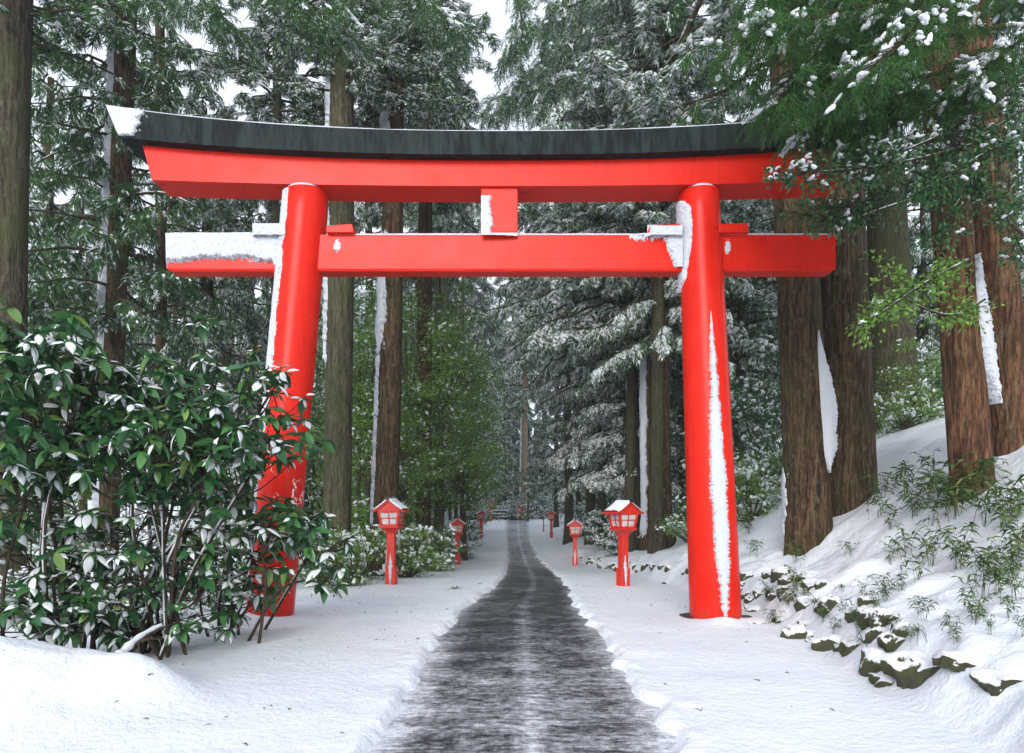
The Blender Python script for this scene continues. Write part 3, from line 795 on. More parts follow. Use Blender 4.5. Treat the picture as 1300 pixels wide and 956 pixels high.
def broad_crown(seed, a=(1.9, 1.9, 2.6), nclump=46, per=170, leaf=(.07, .13), snow=.12, hollow=.35, limbs=True, lump=.055):
    rg = np.random.default_rng(seed); mb = MB()
    a = np.array(a)
    for i in range(nclump):
        dd = unit(rg.normal(size=3)); rad = rg.uniform(hollow, 1.)**.6
        c = dd*rad*a
        if limbs and i % 2 == 0:
            q = np.array([0, 0, -a[2]*.8]); pts = [q, q*.5+c*.35+rg.normal(size=3)*.15, c]
            mb.tube(pts, [.04, .025, .008], 4, 2, cap=False)
        cr = rg.uniform(.3, .6)*np.array([1, 1, .55])*a[0]/1.9
        n = int(per*rg.uniform(.6, 1.3))
        off = rg.normal(size=(n, 3))*cr*.6
        p = c+off
        d = unit(off*np.array([1, 1, .3])+rg.normal(size=(n, 3))*.35+np.array([0, 0, -.15]))
        nn = unit(rg.normal(size=(n, 3))*.8+np.array([0, 0, .8]))
        l = rg.uniform(*leaf, n); leaf_quads(mb, p, d, nn, l, l*.5, 0)
        for k in range(int(n*snow)):
            j = rg.integers(n)
            if off[j, 2] > -cr[2]*.2:
                s_ = lump*rg.uniform(.6, 1.5); blob(mb, p[j]+[0, 0, .01], d[j], s_*1.3, s_*.8, s_*.5, 1, rg)
    return mb

CM = [M['conifer'], M['snow_lump'], M['bark_dark']]; FM = [M['frosted'], M['snow_lump'], M['bark_dark']]
BM = [M['broad'], M['snow_lump'], M['bark_pale']]
DM = [M['broad_dark'], M['snow_lump'], M['twig']]
crown = {}
crown['con_light'] = [conifer_crown(s, snow=.30, droop=.5, nb=66, per=22).mesh('conifer_crown', CM, smooth=False) for s in (1, 2)]
crown['con_mid'] = [conifer_crown(s, snow=.55, droop=.6, nb=76, per=28).mesh('conifer_crown', FM if s == 4 else CM) for s in (3, 4)]
crown['con_heavy'] = [conifer_crown(s, snow=1.2, droop=.7, Lmax=3.0, per=34).mesh('conifer_crown', FM) for s in (5, 6)]
crown['broad'] = [broad_crown(s, snow=.035).mesh('leafy_crown', BM) for s in (21, 22, 23)]
crown['broad_snow'] = [broad_crown(s, snow=.14).mesh('leafy_crown', BM) for s in (24, 25)]
crown['dark'] = [broad_crown(s, a=(1.5, 1.5, 1.7), nclump=40, per=190, leaf=(.06, .10), snow=.07, limbs=False).mesh('leafy_crown', DM) for s in (31, 32)]
crown['bush'] = [broad_crown(s, a=(1.1, 1.1, .9), nclump=34, per=120, leaf=(.05, .09), snow=.08, limbs=True).mesh('leafy_crown', BM) for s in (41, 42)]
crown['bush_dark'] = [broad_crown(s, a=(1.1, 1.1, .9), nclump=34, per=120, leaf=(.06, .1), snow=.20, limbs=True).mesh('leafy_crown', DM) for s in (43, 44)]

# ------------------------------------------------------------------ trunks
def trunk_mesh(pts, rad, seed=0, n=28, flute=.05, flare=.35, flare_h=.8, mat=0, rings=60, z0=None):
    rg = np.random.default_rng(seed)
    pts = np.asarray(pts, float); s_ = np.linspace(0, 1, len(pts)); t = np.linspace(0, 1, rings)**1.25
    q = np.stack([np.interp(t, s_, pts[:, k]) for k in range(3)], -1); r = np.interp(t, s_, rad)
    zz = q[:, 2]-q[0, 2]
    r = r*(1+flare*np.exp(-(zz/flare_h)**2*1.2))
    q[:, :2] += .02*np.stack([np.sin(zz*.5+seed), np.cos(zz*.37+seed*2)], -1)
    th = np.linspace(0, 2*pi, n, endpoint=False)
    ph = rg.uniform(0, 6.28, 5); T_, Z_ = np.meshgrid(th, zz, indexing='ij')
    rid = 1+flute*(np.sin(3*T_+ph[0]+Z_*.12)+.7*np.sin(5*T_+ph[1]-Z_*.1)+.5*np.sin(9*T_+ph[2]+Z_*.2))*(.4+1.6*np.exp(-(Z_/1.2)**2))+.03*(fbm(T_*6, Z_*2, 3, seed)-.5)
    mb = MB(); mb.tube(q, r, n, mat, ridges=rid)
    return mb, q, r
def snow_on_trunk(parent, org, q, r, zrange, edge, seed, thick=.05, lim=-150):
    "plastered snow strip: edge(z)->(theta0,theta1)"
    z = np.linspace(*zrange, int((zrange[1]-zrange[0])*45)); 
    c = np.stack([np.interp(z, q[:, 2], q[:, k]) for k in range(3)], -1); rr = np.interp(z, q[:, 2], r)
    a0, a1 = edge
    A = np.linspace(a0-14, a1+14, 44)
    Z_, A_ = np.meshgrid(z, A, indexing='ij')
    n1 = fbm(Z_*4, A_*.05, 4, seed); n2 = fbm(Z_*14, A_*.25, 3, seed+3)
    j = (fbm(Z_*2.5, Z_*0+.5, 4, seed+5)-.5)*30; j2 = (fbm(Z_*2.5, Z_*0+7.5, 4, seed+6)-.5)*30
    m = sstep(0, 14, A_-a0-j*.6+(n2-.5)*24)*sstep(0, 14, a1+j2*1.5-A_+(n2-.5)*30)
    fade = sstep(zrange[0], zrange[0]+.5, Z_+.6*(n1-.5))*sstep(0, .5, zrange[1]-Z_+.6*(n1-.5))
    off = -.05*rr[:, None]/.3-.012+m*fade*(thick*(.7+.8*n1)+.05*rr[:, None]/.3+.022)+.008*n2
    R_ = rr[:, None]+off
    V = c[:, None]+np.stack([R_*np.sin(np.radians(A_)), -R_*np.cos(np.radians(A_)), 0*R_], -1)
    mb = MB(); mb.grid(V[:, ::-1]); return mb.build('snow_strip', M['snow_plaster'], parent, org, smooth=True)

W = lambda D, py: EYE-(py-HY)/FOC*D
def tree(name, label, cat, D, px0, py0, px1, py1, w0, w1, bark, crown_mesh=None, crown_z=6., crown_s=1., group=None, snow=None, top=24., seed=0, rz=0., flare=.3, flute=.05, limbs=()):
    "trunk axis through two photo points (lower, upper) with pixel widths"
    a, b = P(px0, py0, D), P(px1, py1, D); r0, r1 = w0/2/FOC*D, w1/2/FOC*D
    sl = (b-a)/(b[2]-a[2]); rs = (r1-r0)/(b[2]-a[2])
    gx = a+sl*(-.5-a[2]); zb = zsurf(gx[0], gx[1])
    g = a+sl*(zb-.25-a[2]); rg0 = r0+rs*(g[2]-a[2])
    tp = a+sl*(top-a[2]); rt = max(.04, r0+rs*(top-a[2])); rt = min(rt, rg0*.45)
    p8 = a+sl*(b[2]-a[2])
    org = np.array([g[0], g[1], zb])
    T = thing(name, org, label, cat, group)
    mb, q, r = trunk_mesh([g, p8+0, tp] if top > b[2]+.5 else [g, tp], [rg0, r1, rt] if top > b[2]+.5 else [rg0, rt], seed, flare=flare, flute=flute)
    trk = mb.build('trunk', bark, T, org, smooth=True)
    for i, (z0, z1, a0, a1, th_) in enumerate(snow or ()):
        snow_on_trunk(trk, org, q, r, (z0, z1), (a0, a1), seed*7+i, th_)
    if crown_mesh is not None:
        c = a+sl*(crown_z-a[2]); c = c-org
        H_ = 13. if crown_mesh.name.startswith('conifer') else 0
        sz = max(.4, min(crown_s, (W(D, -70)+1.8-crown_z)/H_)) if H_ else crown_s
        link('crown', crown_mesh, T, tuple(c), rz, (crown_s, crown_s, sz))
    for lm in limbs:                              # bare boughs, in photo points at their own distances
        pts = np.array([P(x, y, d) for x, y, d in lm[0]]); pts = smooth_pts(pts, 14)
        mb = MB(); mb.tube(pts, np.linspace(lm[1], lm[2], len(pts)), 7); lo = mb.build('limb', bark, T, org, smooth=True)
        if lm[3]: snow_on_limb(lo, org, pts, np.linspace(lm[1], lm[2], len(pts)), seed)
    return T
def smooth_pts(p, n):
    p = np.asarray(p, float); m = len(p); t = np.linspace(0, m-1, n)
    out = []
    for u in t:
        i = min(int(u), m-2); f = u-i
        p0, p1, p2, p3 = p[max(i-1, 0)], p[i], p[i+1], p[min(i+2, m-1)]
        out.append(.5*((2*p1)+(-p0+p2)*f+(2*p0-5*p1+4*p2-p3)*f*f+(-p0+3*p1-3*p2+p3)*f**3))
    return np.array(out)
def snow_on_limb(parent, org, pts, rad, seed=0, k=.9):
    q = smooth_pts(pts, len(pts)*3); r = np.interp(np.linspace(0, 1, len(q)), np.linspace(0, 1, len(rad)), rad)
    nz = fbm(np.arange(len(q))*.35, np.zeros(len(q)), 3, seed+2)
    r2 = r*k*(.5+.9*nz)*np.sin(np.linspace(.25, pi-.1, len(q)))**.4
    q = q+np.array([0, 0, 1])*(r*.75)[:, None]
    mb = MB(); mb.tube(q, np.maximum(r2, .002), 7); return mb.build('snow_strip', M['snow_lump'], parent, org, smooth=True)

cl, cm, ch = crown['con_light'], crown['con_mid'], crown['con_heavy']
W = lambda D, py: EYE-(py-HY)/FOC*D
# --- named trunks on the shrub side
tree('cedar_tree', 'dark mossy trunk filling the corner above the glossy shrub, snow along one side', 'tree', 11.5, 8, 600, 16, 0, 44, 42, M['bark_dark'], cl[0], 9.5, .9, snow=[(1., 10.5, -140, -62, .03)], seed=1, rz=.4)
tree('cedar_tree', 'straight mossy trunk with thick snow down one side, behind the black beam tip', 'tree', 14., 140, 600, 160, 0, 24, 25, M['bark'], cl[1], 5.2, .85, snow=[(.5, 13.5, -150, -38, .09)], seed=2, rz=2.1,
     limbs=[([(150, 22, 14), (110, 10, 13.7), (60, -20, 13.5)], .045, .02, True), ([(152, 250, 14), (205, 245, 13.6), (250, 262, 13.3)], .035, .008, True), ([(150, 130, 14), (190, 120, 13.9), (230, 90, 13.8)], .03, .008, True), ([(148, 210, 14), (90, 190, 13.5), (40, 210, 13.)], .03, .008, True)])
tree('cedar_tree', 'thin brown trunk under the snow-plastered beam end', 'tree', 19., 205, 600, 204, 230, 15, 13, M['bark'], cl[0], 5.4, .9, seed=3, rz=1., snow=[(3., 9, -120, -60, .04)],
     limbs=[([(205, 360, 19), (170, 352, 18.5), (140, 372, 18)], .05, .02, True), ([(205, 350, 19), (235, 362, 18.6), (262, 380, 18)], .05, .012, True)])
tree('cedar_tree', 'greenish trunk close behind the inner side of the snow-banded torii pillar', 'tree', 15.5, 430, 640, 434, 60, 35, 30, M['bark_pale'], cm[0], 10.8, .95, snow=[(4.6, 12.5, -130, -58, .07)], seed=4, rz=3.,
     limbs=[([(436, 110, 15.5), (480, 70, 15), (520, 40, 14.6), (555, -10, 14.2)], .09, .03, True), ([(440, 60, 15.5), (470, 62, 15.2), (500, 30, 15)], .05, .015, True)])
tree('cedar_tree', 'reddish trunk with a curved plaster of snow, rising behind the biggest lantern', 'tree', 17., 489, 700, 503, 90, 32, 24, M['bark'], cm[1], 11.4, .9, snow=[(5.4, 8.6, -120, -20, .08), (1., 5.6, -120, -55, .06), (9.6, 12.2, -110, -20, .08)], seed=5, rz=4.4,
     limbs=[([(500, 230, 17), (540, 170, 16.5), (545, 110, 16)], .04, .012, True)])
tree('cedar_tree', 'brown trunk standing behind the reddish trunk beyond the biggest lantern', 'tree', 22., 536, 720, 540, 340, 20, 19, M['bark'], cm[0], 11.6, .9, seed=6, rz=.2)
tree('cedar_tree', 'slim dark trunk with snow on it, behind the lower tie beam near the strut', 'tree', 27., 553, 660, 556, 400, 11, 8, M['bark_pale'], cm[1], 12.4, .8, snow=[(1.0, 5., -100, -10, .05)], seed=7, rz=1.2)
for i, (px, D, w, lab) in enumerate([(570, 33, 7, None), (578, 35, 5, None), (586, 38, 6, None), (563, 36, 5, None)]):
    tree('slender_tree', 'slender snow-streaked trunk in the cluster behind the second lantern', 'tree', D, px, 660, px+rng.uniform(-3, 3), 400, w, w*.8, M['bark_pale'], crown['broad'][i % 3], 8.5, 1.0, group='slender trunks behind the bushes', snow=[(.5, 8, -110, 10, .05)], seed=30+i, rz=i, top=15)
tree('cedar_tree', 'bright tan trunk standing straight beyond the end of the path', 'tree', 66., 665, 640, 666, 520, 9, 8, M['bark_tan'], cm[0], 13., 1.1, seed=8, snow=[(2, 11, -120, -50, .06)], top=30)
# --- slope side
def big_cedar():
    D = 11.8; org = P(1045, 690, D); zb = zsurf(org[0], org[1]); org[2] = zb
    T = thing('cedar_tree', org, 'huge double-stemmed cedar on the bank with a lens of snow in the cleft', 'tree')
    for i, (pb, pt, wb, wt, d) in enumerate(((1028, 1010, 58, 50, 11.7), (1084, 1062, 62, 66, 12.1))):
        a, b = P(pb, 690, d), P(pt, 270, d); a[2] = -.2
        q0 = b+(b-a)*1.6
        mb, q, r = trunk_mesh([a, b, q0], [wb/2/FOC*d, wt/2/FOC*d, wt/2/FOC*d*.7], 51+i, n=44, flute=.045, flare=.28, flare_h=.9)
        o = mb.build('trunk', M['bark'], T, org, smooth=True)
        if i == 0: snow_on_trunk(o, org, q, r, (.8, 2.6), (-120, -76), 3, .02)
    # snow lens: surface bulging from the cleft
    yy = np.linspace(418, 600, 160); hw = np.interp(yy, [418, 440, 480, 520, 570, 600], [1, 6, 12., 15, 11, 1])*(.9+.25*fbm(yy*.35, yy*0, 4, 4))
    cxp = np.interp(yy, [418, 500, 600], [1041, 1048, 1056])
    V = np.zeros((160, 13, 3))
    for j, u in enumerate(np.linspace(-1.25, 1.25, 13)):
        jj = (fbm(yy*.5, yy*0+j*.9, 3, 8)-.5)*3*(abs(u) > .7)
        pt = np.array([P(c+h*u+q_, y, 11.30) for c, h, y, q_ in zip(cxp, hw, yy, jj)])
        pt[:, 1] += -.07*(1-u*u)*1.0+.10; V[:, j] = pt
    mb = MB(); mb.grid(V); mb.build('snow_patch', M['snow_plaster'], T, org, smooth=True)
    link('crown', cl[0], T, (0.3, .6, 10.-zb), 2., 1.2)
big_cedar()
tree('cedar_tree', 'dark trunk plastered with snow at its foot, behind the double cedar', 'tree', 17., 1138, 560, 1128, 300, 58, 46, M['bark_dark'], cl[1], 12, 1., snow=[(1.9, 4.1, -60, 25, .08)], seed=9, rz=.9, flare=.5)
def split_cedar():
    D = 9.2; org = P(1240, 655, D); org[2] = zsurf(org[0], org[1])
    T = thing('cedar_tree', org, 'reddish shredding-bark cedar with forked stems and a tall snow panel between them', 'tree')
    for i, (pb, pt, wb, wt, d, py) in enumerate(((1238, 1202, 50, 44, 9.1, 640), (1290, 1248, 44, 54, 9.5, 600))):
        a, b = P(pb, py, d), P(pt, 230, d); sl = (b-a)/(b[2]-a[2]); a = a+sl*(.6-a[2])
        q0 = b+sl*8
        mb, q, r = trunk_mesh([a, b, q0], [wb/2/FOC*d, wt/2/FOC*d, wt/2/FOC*d*.7], 61+i, n=40, flute=.06, flare=.2, flare_h=.8)
        mb.build('trunk', M['bark_red'], T, org, smooth=True)
    yy = np.linspace(322, 512, 170)
    l_ = np.interp(yy, [322, 380, 450, 512], [1233, 1234, 1242, 1258]); r_ = np.interp(yy, [322, 380, 450, 512], [1252, 1263, 1274, 1284])
    cc = (l_+r_)/2; tp_ = np.sin(np.linspace(.12, pi-.08, 170))**.45*(.85+.3*fbm(yy*.2, yy*0, 3, 5)); l_ = cc+(l_-cc)*tp_; r_ = cc+(r_-cc)*tp_
    V = np.zeros((170, 11, 3))
    for j, u in enumerate(np.linspace(-.15, 1.15, 11)):
        jj = (fbm(yy*.45, yy*0+j*1.3, 3, 18)-.5)*6
        pt = np.array([P(a+(b-a)*u+q_, y, 8.86) for a, b, y, q_ in zip(l_, r_, yy, jj)])
        pt[:, 1] += .13-.16*(1-(2*u-1)**2)+.02*(fbm(yy*.3, yy*0+j*.4, 3, 9)-.5); V[:, j] = pt
    mb = MB(); mb.grid(V); mb.build('snow_patch', M['snow_plaster'], T, org, smooth=True)
    link('crown', cm[0], T, (.6, .8, 9.5-org[2]), 1., 1.1)
split_cedar()
for i, (D, p0, p1, w, lab, sn) in enumerate([
  (23, 806, 800, 13, 'dark trunk edging the snowy conifers, nearest the angled lantern', (-130, -40)),
  (21, 823, 822, 15, 'trunk with a broad white snow face above the angled lantern roof', (-95, -15)),
  (19, 845, 836, 18, 'mossy trunk with flared foot and snow face above the snow bank', (-100, -20)),
  (26, 868, 850, 14, 'shaded trunk hugging the inner edge of the snow-streaked torii pillar', (-120, -50))]):
    tree('cedar_tree', lab, 'tree', D, p0, 660, p1, 100, w, w*.75, M['bark'], [ch, cm][i % 2][0], 6.2 if i < 3 else 5.5, .85, snow=[(.6, 7., *sn, .06), (10, 15, -130, -40, .07)], seed=70+i, rz=i*1.7, flare=.5,
         limbs=[([(836, 105, 19), (858, 70, 18), (892, -5, 17)], .11, .06, True)] if i == 2 else ())

# --- conifers whose crowns close the view behind
CON = [  # px, D, crown z, scale, kind, label
 (60, 20, 3.2, 1.0, 'l', 'dark airy conifer between the corner trunk and the snow-sided trunk'),
 (105, 27, 3.0, 1.15, 'l', 'airy conifer showing bright sky holes, behind the snow-sided trunk'),
 (262, 21, 2.8, .95, 'm', 'snow-laden conifer drooping beneath the snow-covered beam end'),
 (318, 26, 2.6, 1.05, 'm', 'frosted conifer just outside the snow-banded torii pillar'),
 (235, 33, 3.5, 1.2, 'l', 'far conifer seen above the glossy shrub through thin boughs'),
 (350, 17.5, 9.4, .85, 'm', 'dark conifer crown above the beam over the snow-banded pillar'),
 (20, 31, 3.2, 1.2, 'l', 'farther airy conifer seen past the corner trunk'),
 (405, 38, 2.6, 1.2, 'm', 'far frosted conifer behind the greenish trunk'),
 (470, 34, 8.2, 1.1, 'm', 'frosted conifer crown above the gap between greenish and reddish trunks'),
 (530, 42, 6.5, 1.2, 'm', 'grey-green conifer beside the bright gap in the canopy'),
 (835, 18.5, 8.6, 1.45, 'h', 'white-laden conifer crown hanging right above the beam over the strut'),
 (800, 22.5, 7.0, 1.4, 'h', 'heaviest snow-laden conifer, its boughs above the middle of the black beam'),
 (750, 33, 9.0, 1.6, 'h', 'snow-covered conifer crown behind the white-laden one, beside the sky gap'),
 (905, 27, 7.5, 1.0, 'm', 'tall frosted conifer over the snow-streaked torii pillar'),
 (960, 34, 6.0, 1.2, 'm', 'tall conifer beyond the beam where the green boughs overhang'),
 (800, 24, 2.6, .8, 'h', 'low conifer with thick white pads of snow, over the stone bank'),
 (765, 31, 3.3, 1.1, 'h', 'drooping snow-padded conifer leaning over the far path'),
 (825, 27, 2.6, 1.15, 'h', 'snow-padded conifer filling the view under the tie beam'),
 (735, 42, 3.2, 1.3, 'm', 'far frosted conifer overhanging the path crest'),
 (840, 33, 1.6, 1.0, 'm', 'shaded conifer just inside the snow-streaked torii pillar'),
 (640, 76, 1.5, 1.2, 'm', 'farthest frosted conifer closing the path end'),
 (690, 74, 1.0, 1.1, 'm', 'far conifer beside the tan trunk'),
 (612, 70, 2.0, 1.2, 'm', 'far conifer behind the rail fence'),
 (940, 22, 4.2, .8, 'm', 'grey frosted conifer under the outer beam end, by the double cedar'),
 (1175, 25, 3.5, 1.0, 'm', 'conifer between the double cedar and the forked cedar'),
 (1285, 22, 3.2, 1.0, 'm', 'conifer behind the forked cedar at the edge of the view'),
 (1105, 30, 4.0, 1.2, 'l', 'conifer far behind the double cedar'),
 (1230, 33, 5.0, 1.3, 'm', 'far tall conifer above the forked cedar'),
 (706, 48, 12., 1.75, 'h', 'wide frosted conifer crown closing the canopy over the far path'),
 (560, 44, 9.5, 1.2, 'm', 'frosted conifer crown on the shrub side of the sky gap'),
 (600, 60, 7., 1.7, 'm', 'pale far conifer filling the view just below the strut'),
 (556, 40, 16., 1.2, 'h', 'high frosted conifer crown leaning into the sky gap from the shrub side'),
 (722, 36, 11., 1.7, 'h', 'high frosted conifer crown leaning into the sky gap from the bank side'),
 (545, 52, 18., 1.3, 'm', 'pale high crown behind the sky gap'),
 (580, 58, 6.0, 1.3, 'm', 'distant grey conifer visible through the bright canopy gap'),
 (1020, 24, 9.2, 1.0, 'l', 'dark conifer crown above the double cedar'),
]
for i, (px, D, cz, s_, kd, lab) in enumerate(CON):
    kind = {'l': cl, 'm': cm, 'h': ch}[kd]
    w = rng.uniform(.32, .46)*FOC/D
    tree('conifer_tree', lab, 'tree', D, px, 650, px+rng.uniform(-4, 4), 200, w, w*.7, M['bark_dark'], kind[i % 2], cz, s_, seed=100+i, rz=i*1.1, top=cz+11*s_)

BRD = [
 (470, 24, 4.2, 1.0, 'broad', 'light green leafy tree between greenish and reddish trunks'),
 (520, 27, 5.6, 1.1, 'broad', 'light green leafy tree behind the reddish trunk'),
 (585, 32, 5.0, 1.15, 'broad', 'fresh green tree over the slender trunks'),
 (545, 38, 8.2, 1.2, 'broad', 'tall green tree rising to the tie beam near the strut'),
 (590, 40, 6.2, 1.1, 'broad_snow', 'green tree speckled with snow left of the far tan trunk'),
 (596, 50, 9.5, 1.3, 'broad_snow', 'pale snow-speckled tree beneath the strut'),
 (594, 46, 3.4, 1.2, 'broad', 'green tree hanging over the fence and tiny lantern'),
 (560, 26, 2.9, .8, 'broad', 'low green tree over the slender trunks and second lantern'),
 (510, 20, 3.0, .62, 'broad', 'small green tree just behind the biggest lantern'),
 (925, 19, 3.6, .9, 'dark', 'dark leafy tree between the snow-streaked pillar and double cedar'),
 (960, 22, 6.0, 1.3, 'dark', 'dark leafy tree behind the outer beam end'),
 (885, 23, 4.6, 1.0, 'dark', 'dark leafy tree hidden partly by the snow-streaked pillar'),
 (955, 17, 1.9, .7, 'dark', 'low dark leafy tree above the snow bank beyond the pillar'),
 (1165, 19, 4.4, 1.1, 'dark', 'leafy evergreen above the snow-footed trunk'),
 (1185, 15, 3.7, .65, 'broad', 'bright leafy tree between the double cedar and forked cedar'),
 (670, 56, 2.9, 1.2, 'dark', 'dark rounded tree behind the farthest lantern'),
 (720, 50, 2.5, 1.2, 'dark', 'dark snow-dusted tree behind the red stake'),
 (775, 36, 1.9, 1.1, 'dark', 'dark bushy tree behind the snow bank lantern'),
 (835, 25, 2.2, .8, 'dark', 'dark bushy tree behind the trunks above the snow bank'),
 (455, 32, 8.8, 1.2, 'broad_snow', 'pale leafy tree glimpsed between pillar and greenish trunk'),
 (130, 24, 2.6, 1.1, 'broad_snow', 'leafy tree behind the glossy shrub near the snow-sided trunk'),
 (300, 23, 2.0, 1.0, 'broad_snow', 'snow-speckled leafy tree low behind the snow-banded pillar'),
 (470, 19.5, 2.6, .95, 'broad', 'low light green tree behind the foot of the reddish trunk'),
 (545, 22.5, 4.0, .85, 'broad', 'light green leafy tree with bare forked limbs over the bushes'),
 (590, 27, 3.4, .8, 'broad', 'light green leafy tree over the second lantern'),
 (515, 21, 6.3, .9, 'broad', 'green tree with crown midway up the brown trunk'),
 (560, 25, 7.4, 1.0, 'broad', 'green tree with crown just below the tie beam centre'),
 (578, 33, 4.2, .9, 'broad', 'green tree whose boughs reach over the path before the crest'),
 (455, 22, 6.0, .9, 'broad', 'pale green tree just below the tie beam by the greenish trunk'),
 (588, 44, 6.6, 1.5, 'broad_snow', 'snow-speckled tree over the far path'),
 (905, 26, 2.2, 1.1, 'dark', 'dark tree low behind the snow-streaked pillar'),
 (975, 28, 4.0, 1.4, 'dark', 'far dark tree between pillar and double cedar'),
 (30, 22, 2.4, 1.1, 'broad_snow', 'leafy tree behind the glossy shrub near the corner trunk'),
 (400, 26, 3.2, 1.1, 'broad_snow', 'pale leafy tree low behind the greenish trunk'),
]
for i, (px, D, cz, s_, kd, lab) in enumerate(BRD):
    k = crown[kd]
    tree('evergreen_tree', lab, 'tree', D, px, 650, px+rng.uniform(-6, 6), 400, .16*FOC/D, .1*FOC/D, M['bark_pale'], k[i % len(k)], cz, s_, seed=200+i, rz=i*1.3, top=cz+.5)

# far wood closing everything behind
def far_wood():
    mb = MB(); rg = np.random.default_rng(99)
    tp = [spray_tpl(rg, .35, .09, 4) for _ in range(3)]
    for t_ in tp:
        n = 3800; x = rg.uniform(-75, 75, n); y = rg.uniform(84, 104, n)+np.abs(x)*-.35; z = rg.uniform(-1, 34, n)*(rg.random(n)**.35)
        keep = fbm(x*.18, z*.10, 4, 6) > .40-.16*(z < 14)
        Ms = [mat4(frame([rg.normal(), rg.normal(), -.6]), (a, b, c), rg.uniform(1.6, 3.)) for a, b, c in zip(x[keep], y[keep], z[keep])]
        mb.inst(t_, Ms)
    for i in range(70):
        x = rg.uniform(-70, 70); y = 92-abs(x)*.35; mb.tube([(x, y, -2), (x+rg.normal()*.4, y, 30)], [.35, .15], 6, 2)
    tag(mb.build('far_wood', FM), 'distant snowy conifer wood closing the view beyond the path', 'woodland', kind='stuff')
far_wood()

# ------------------------------------------------------------------ low bushes
BUSH = [ # px, py base, D, scale, kind, label
 (40, 775, 9.2, .5, 'bush_dark', 'small snowy undergrowth bush close behind the edge shrub'),
 (130, 775, 9.6, .45, 'bush', 'small green undergrowth bush behind the snow-laden fallen branch'),
 (215, 778, 9.4, .42, 'bush_dark', 'small snowy undergrowth bush under the middle glossy shrub'),
 (275, 775, 10.2, .4, 'bush', 'small green undergrowth bush before the snow-banded pillar foot'),
 (455, 742, 15.2, .75, 'bush', 'green bush at the foot of the reddish trunk beside the biggest lantern'),
 (520, 738, 16., .72, 'bush', 'green bush just behind the biggest lantern post'),
 (548, 724, 19.5, .8, 'bush', 'green bush between the biggest and second lanterns'),
 (585, 712, 28., .85, 'bush_dark', 'snow-dusted dark bush behind the second lantern post'),
 (575, 700, 34., 1.0, 'bush', 'green bush by the slender trunks'),
 (596, 680, 46., 1.1, 'bush_dark', 'dark bush beside the rail fence'),
 (440, 748, 13.2, .6, 'bush', 'leafy bush at the foot of the greenish trunk'),
 (405, 750, 13.6, .65, 'bush', 'leafy bush between the snow-banded pillar and greenish trunk'),
 (768, 700, 28., .9, 'bush_dark', 'rounded bush frosted white, behind the second bank-side lantern'),
 (785, 700, 23., .6, 'bush_dark', 'low frosted bush on the bank before the white-faced trunks'),
 (742, 680, 39., 1.0, 'bush_dark', 'frosted bush beside the far bank-side lantern'),
 (690, 664, 60., 1.2, 'bush_dark', 'dark bush closing the path beside the farthest lantern'),
 (650, 664, 66., 1.2, 'bush_dark', 'dark bush behind the farthest lantern'),
 (875, 690, 17., .7, 'bush', 'yellow-green bush on the bank behind the snow-streaked pillar'),
 (955, 668, 15., .7, 'bush', 'leafy bush on the bank before the double cedar'),
 (925, 655, 18., .9, 'bush', 'green bush higher up the bank beyond the pillar'),
 (975, 640, 16., .6, 'bush', 'small green bush touching the double cedar foot'),
 (1150, 585, 14.5, .6, 'bush', 'mossy green bush beside the snow-footed trunk'),
 (20, 745, 13., .85, 'bush_dark', 'snowy bush below the corner trunk behind the glossy shrub'),
 (100, 745, 14., .8, 'bush', 'frosted green bush behind the glossy shrub stems'),
 (170, 748, 12.5, .7, 'bush_dark', 'snow-dusted bush at the foot of the snow-sided trunk'),
 (235, 745, 13.5, .75, 'bush', 'frosted green bush between shrub and snow-banded pillar'),
 (290, 745, 12.5, .6, 'bush_dark', 'small snowy bush beside the snow-banded pillar foot'),
 (345, 735, 15., .8, 'bush', 'green bush directly behind the snow-banded pillar'),
 (60, 700, 18., 1.1, 'bush', 'farther green bush beyond the shrub near the corner'),
 (200, 705, 18., 1.1, 'bush_dark', 'farther snowy bush beyond the shrub'),
 (300, 705, 19., 1.1, 'bush', 'farther green bush beyond the snow-banded pillar'),
]
for i, (px, py, D, s_, kd, lab) in enumerate(BUSH):
    p = P(px, py, D); z = zsurf(p[0], p[1]); k = crown[kd]
    T = thing('bush', (p[0], p[1], z), lab, 'bush', None, i*1.9)
    link('crown', k[i % 2], T, (0, 0, .8*s_), 0, (s_, s_, s_*1.1))

# ------------------------------------------------------------------ large-leaved shrubs in front
def leaf_tpl(rg, snow):
    "leaf along +x, mats 0 leaf 1 snow"
    mb = MB(); n = 6; t = np.linspace(0, 1, n+1); w = .21*np.sin(np.clip(t, 0, 1)**.8*pi)**.75; w[0] = .02; w[-1] = 0
    dr = rg.uniform(.15, .5); z = -dr*t**2*.7; f = rg.uniform(.12, .4)
    V = np.zeros((n+1, 3, 3))
    for j, s_ in enumerate((-1, 0, 1)):
        V[:, j] = np.stack([t, s_*w, z+abs(s_)*w*f], -1)
    mb.grid(V[::-1], 0)
    if snow:
        a, b = sorted((rg.uniform(0., .25), rg.uniform(.7, 1.02)))
        m = 9; tt = np.linspace(a, b, m); ww = np.interp(tt, t, w)*rg.uniform(.75, 1.1); u = np.linspace(-1, 1, 5)
        e = np.sin(np.linspace(0, pi, m))**.5; S = np.zeros((m, 5, 3))
        for j, uu in enumerate(u):
            hh = .09*e*(1-uu*uu)**.6*rg.uniform(.8, 1.2)
            S[:, j] = np.stack([tt, uu*ww*e, np.interp(tt, t, z)+abs(uu)*ww*f*.9+hh+.006], -1)
        mb.grid(S[::-1], 1)
    return mb.tpl()
rg = np.random.default_rng(5)
LT = [leaf_tpl(rg, False) for _ in range(6)]; LS = [leaf_tpl(rg, True) for _ in range(5)]
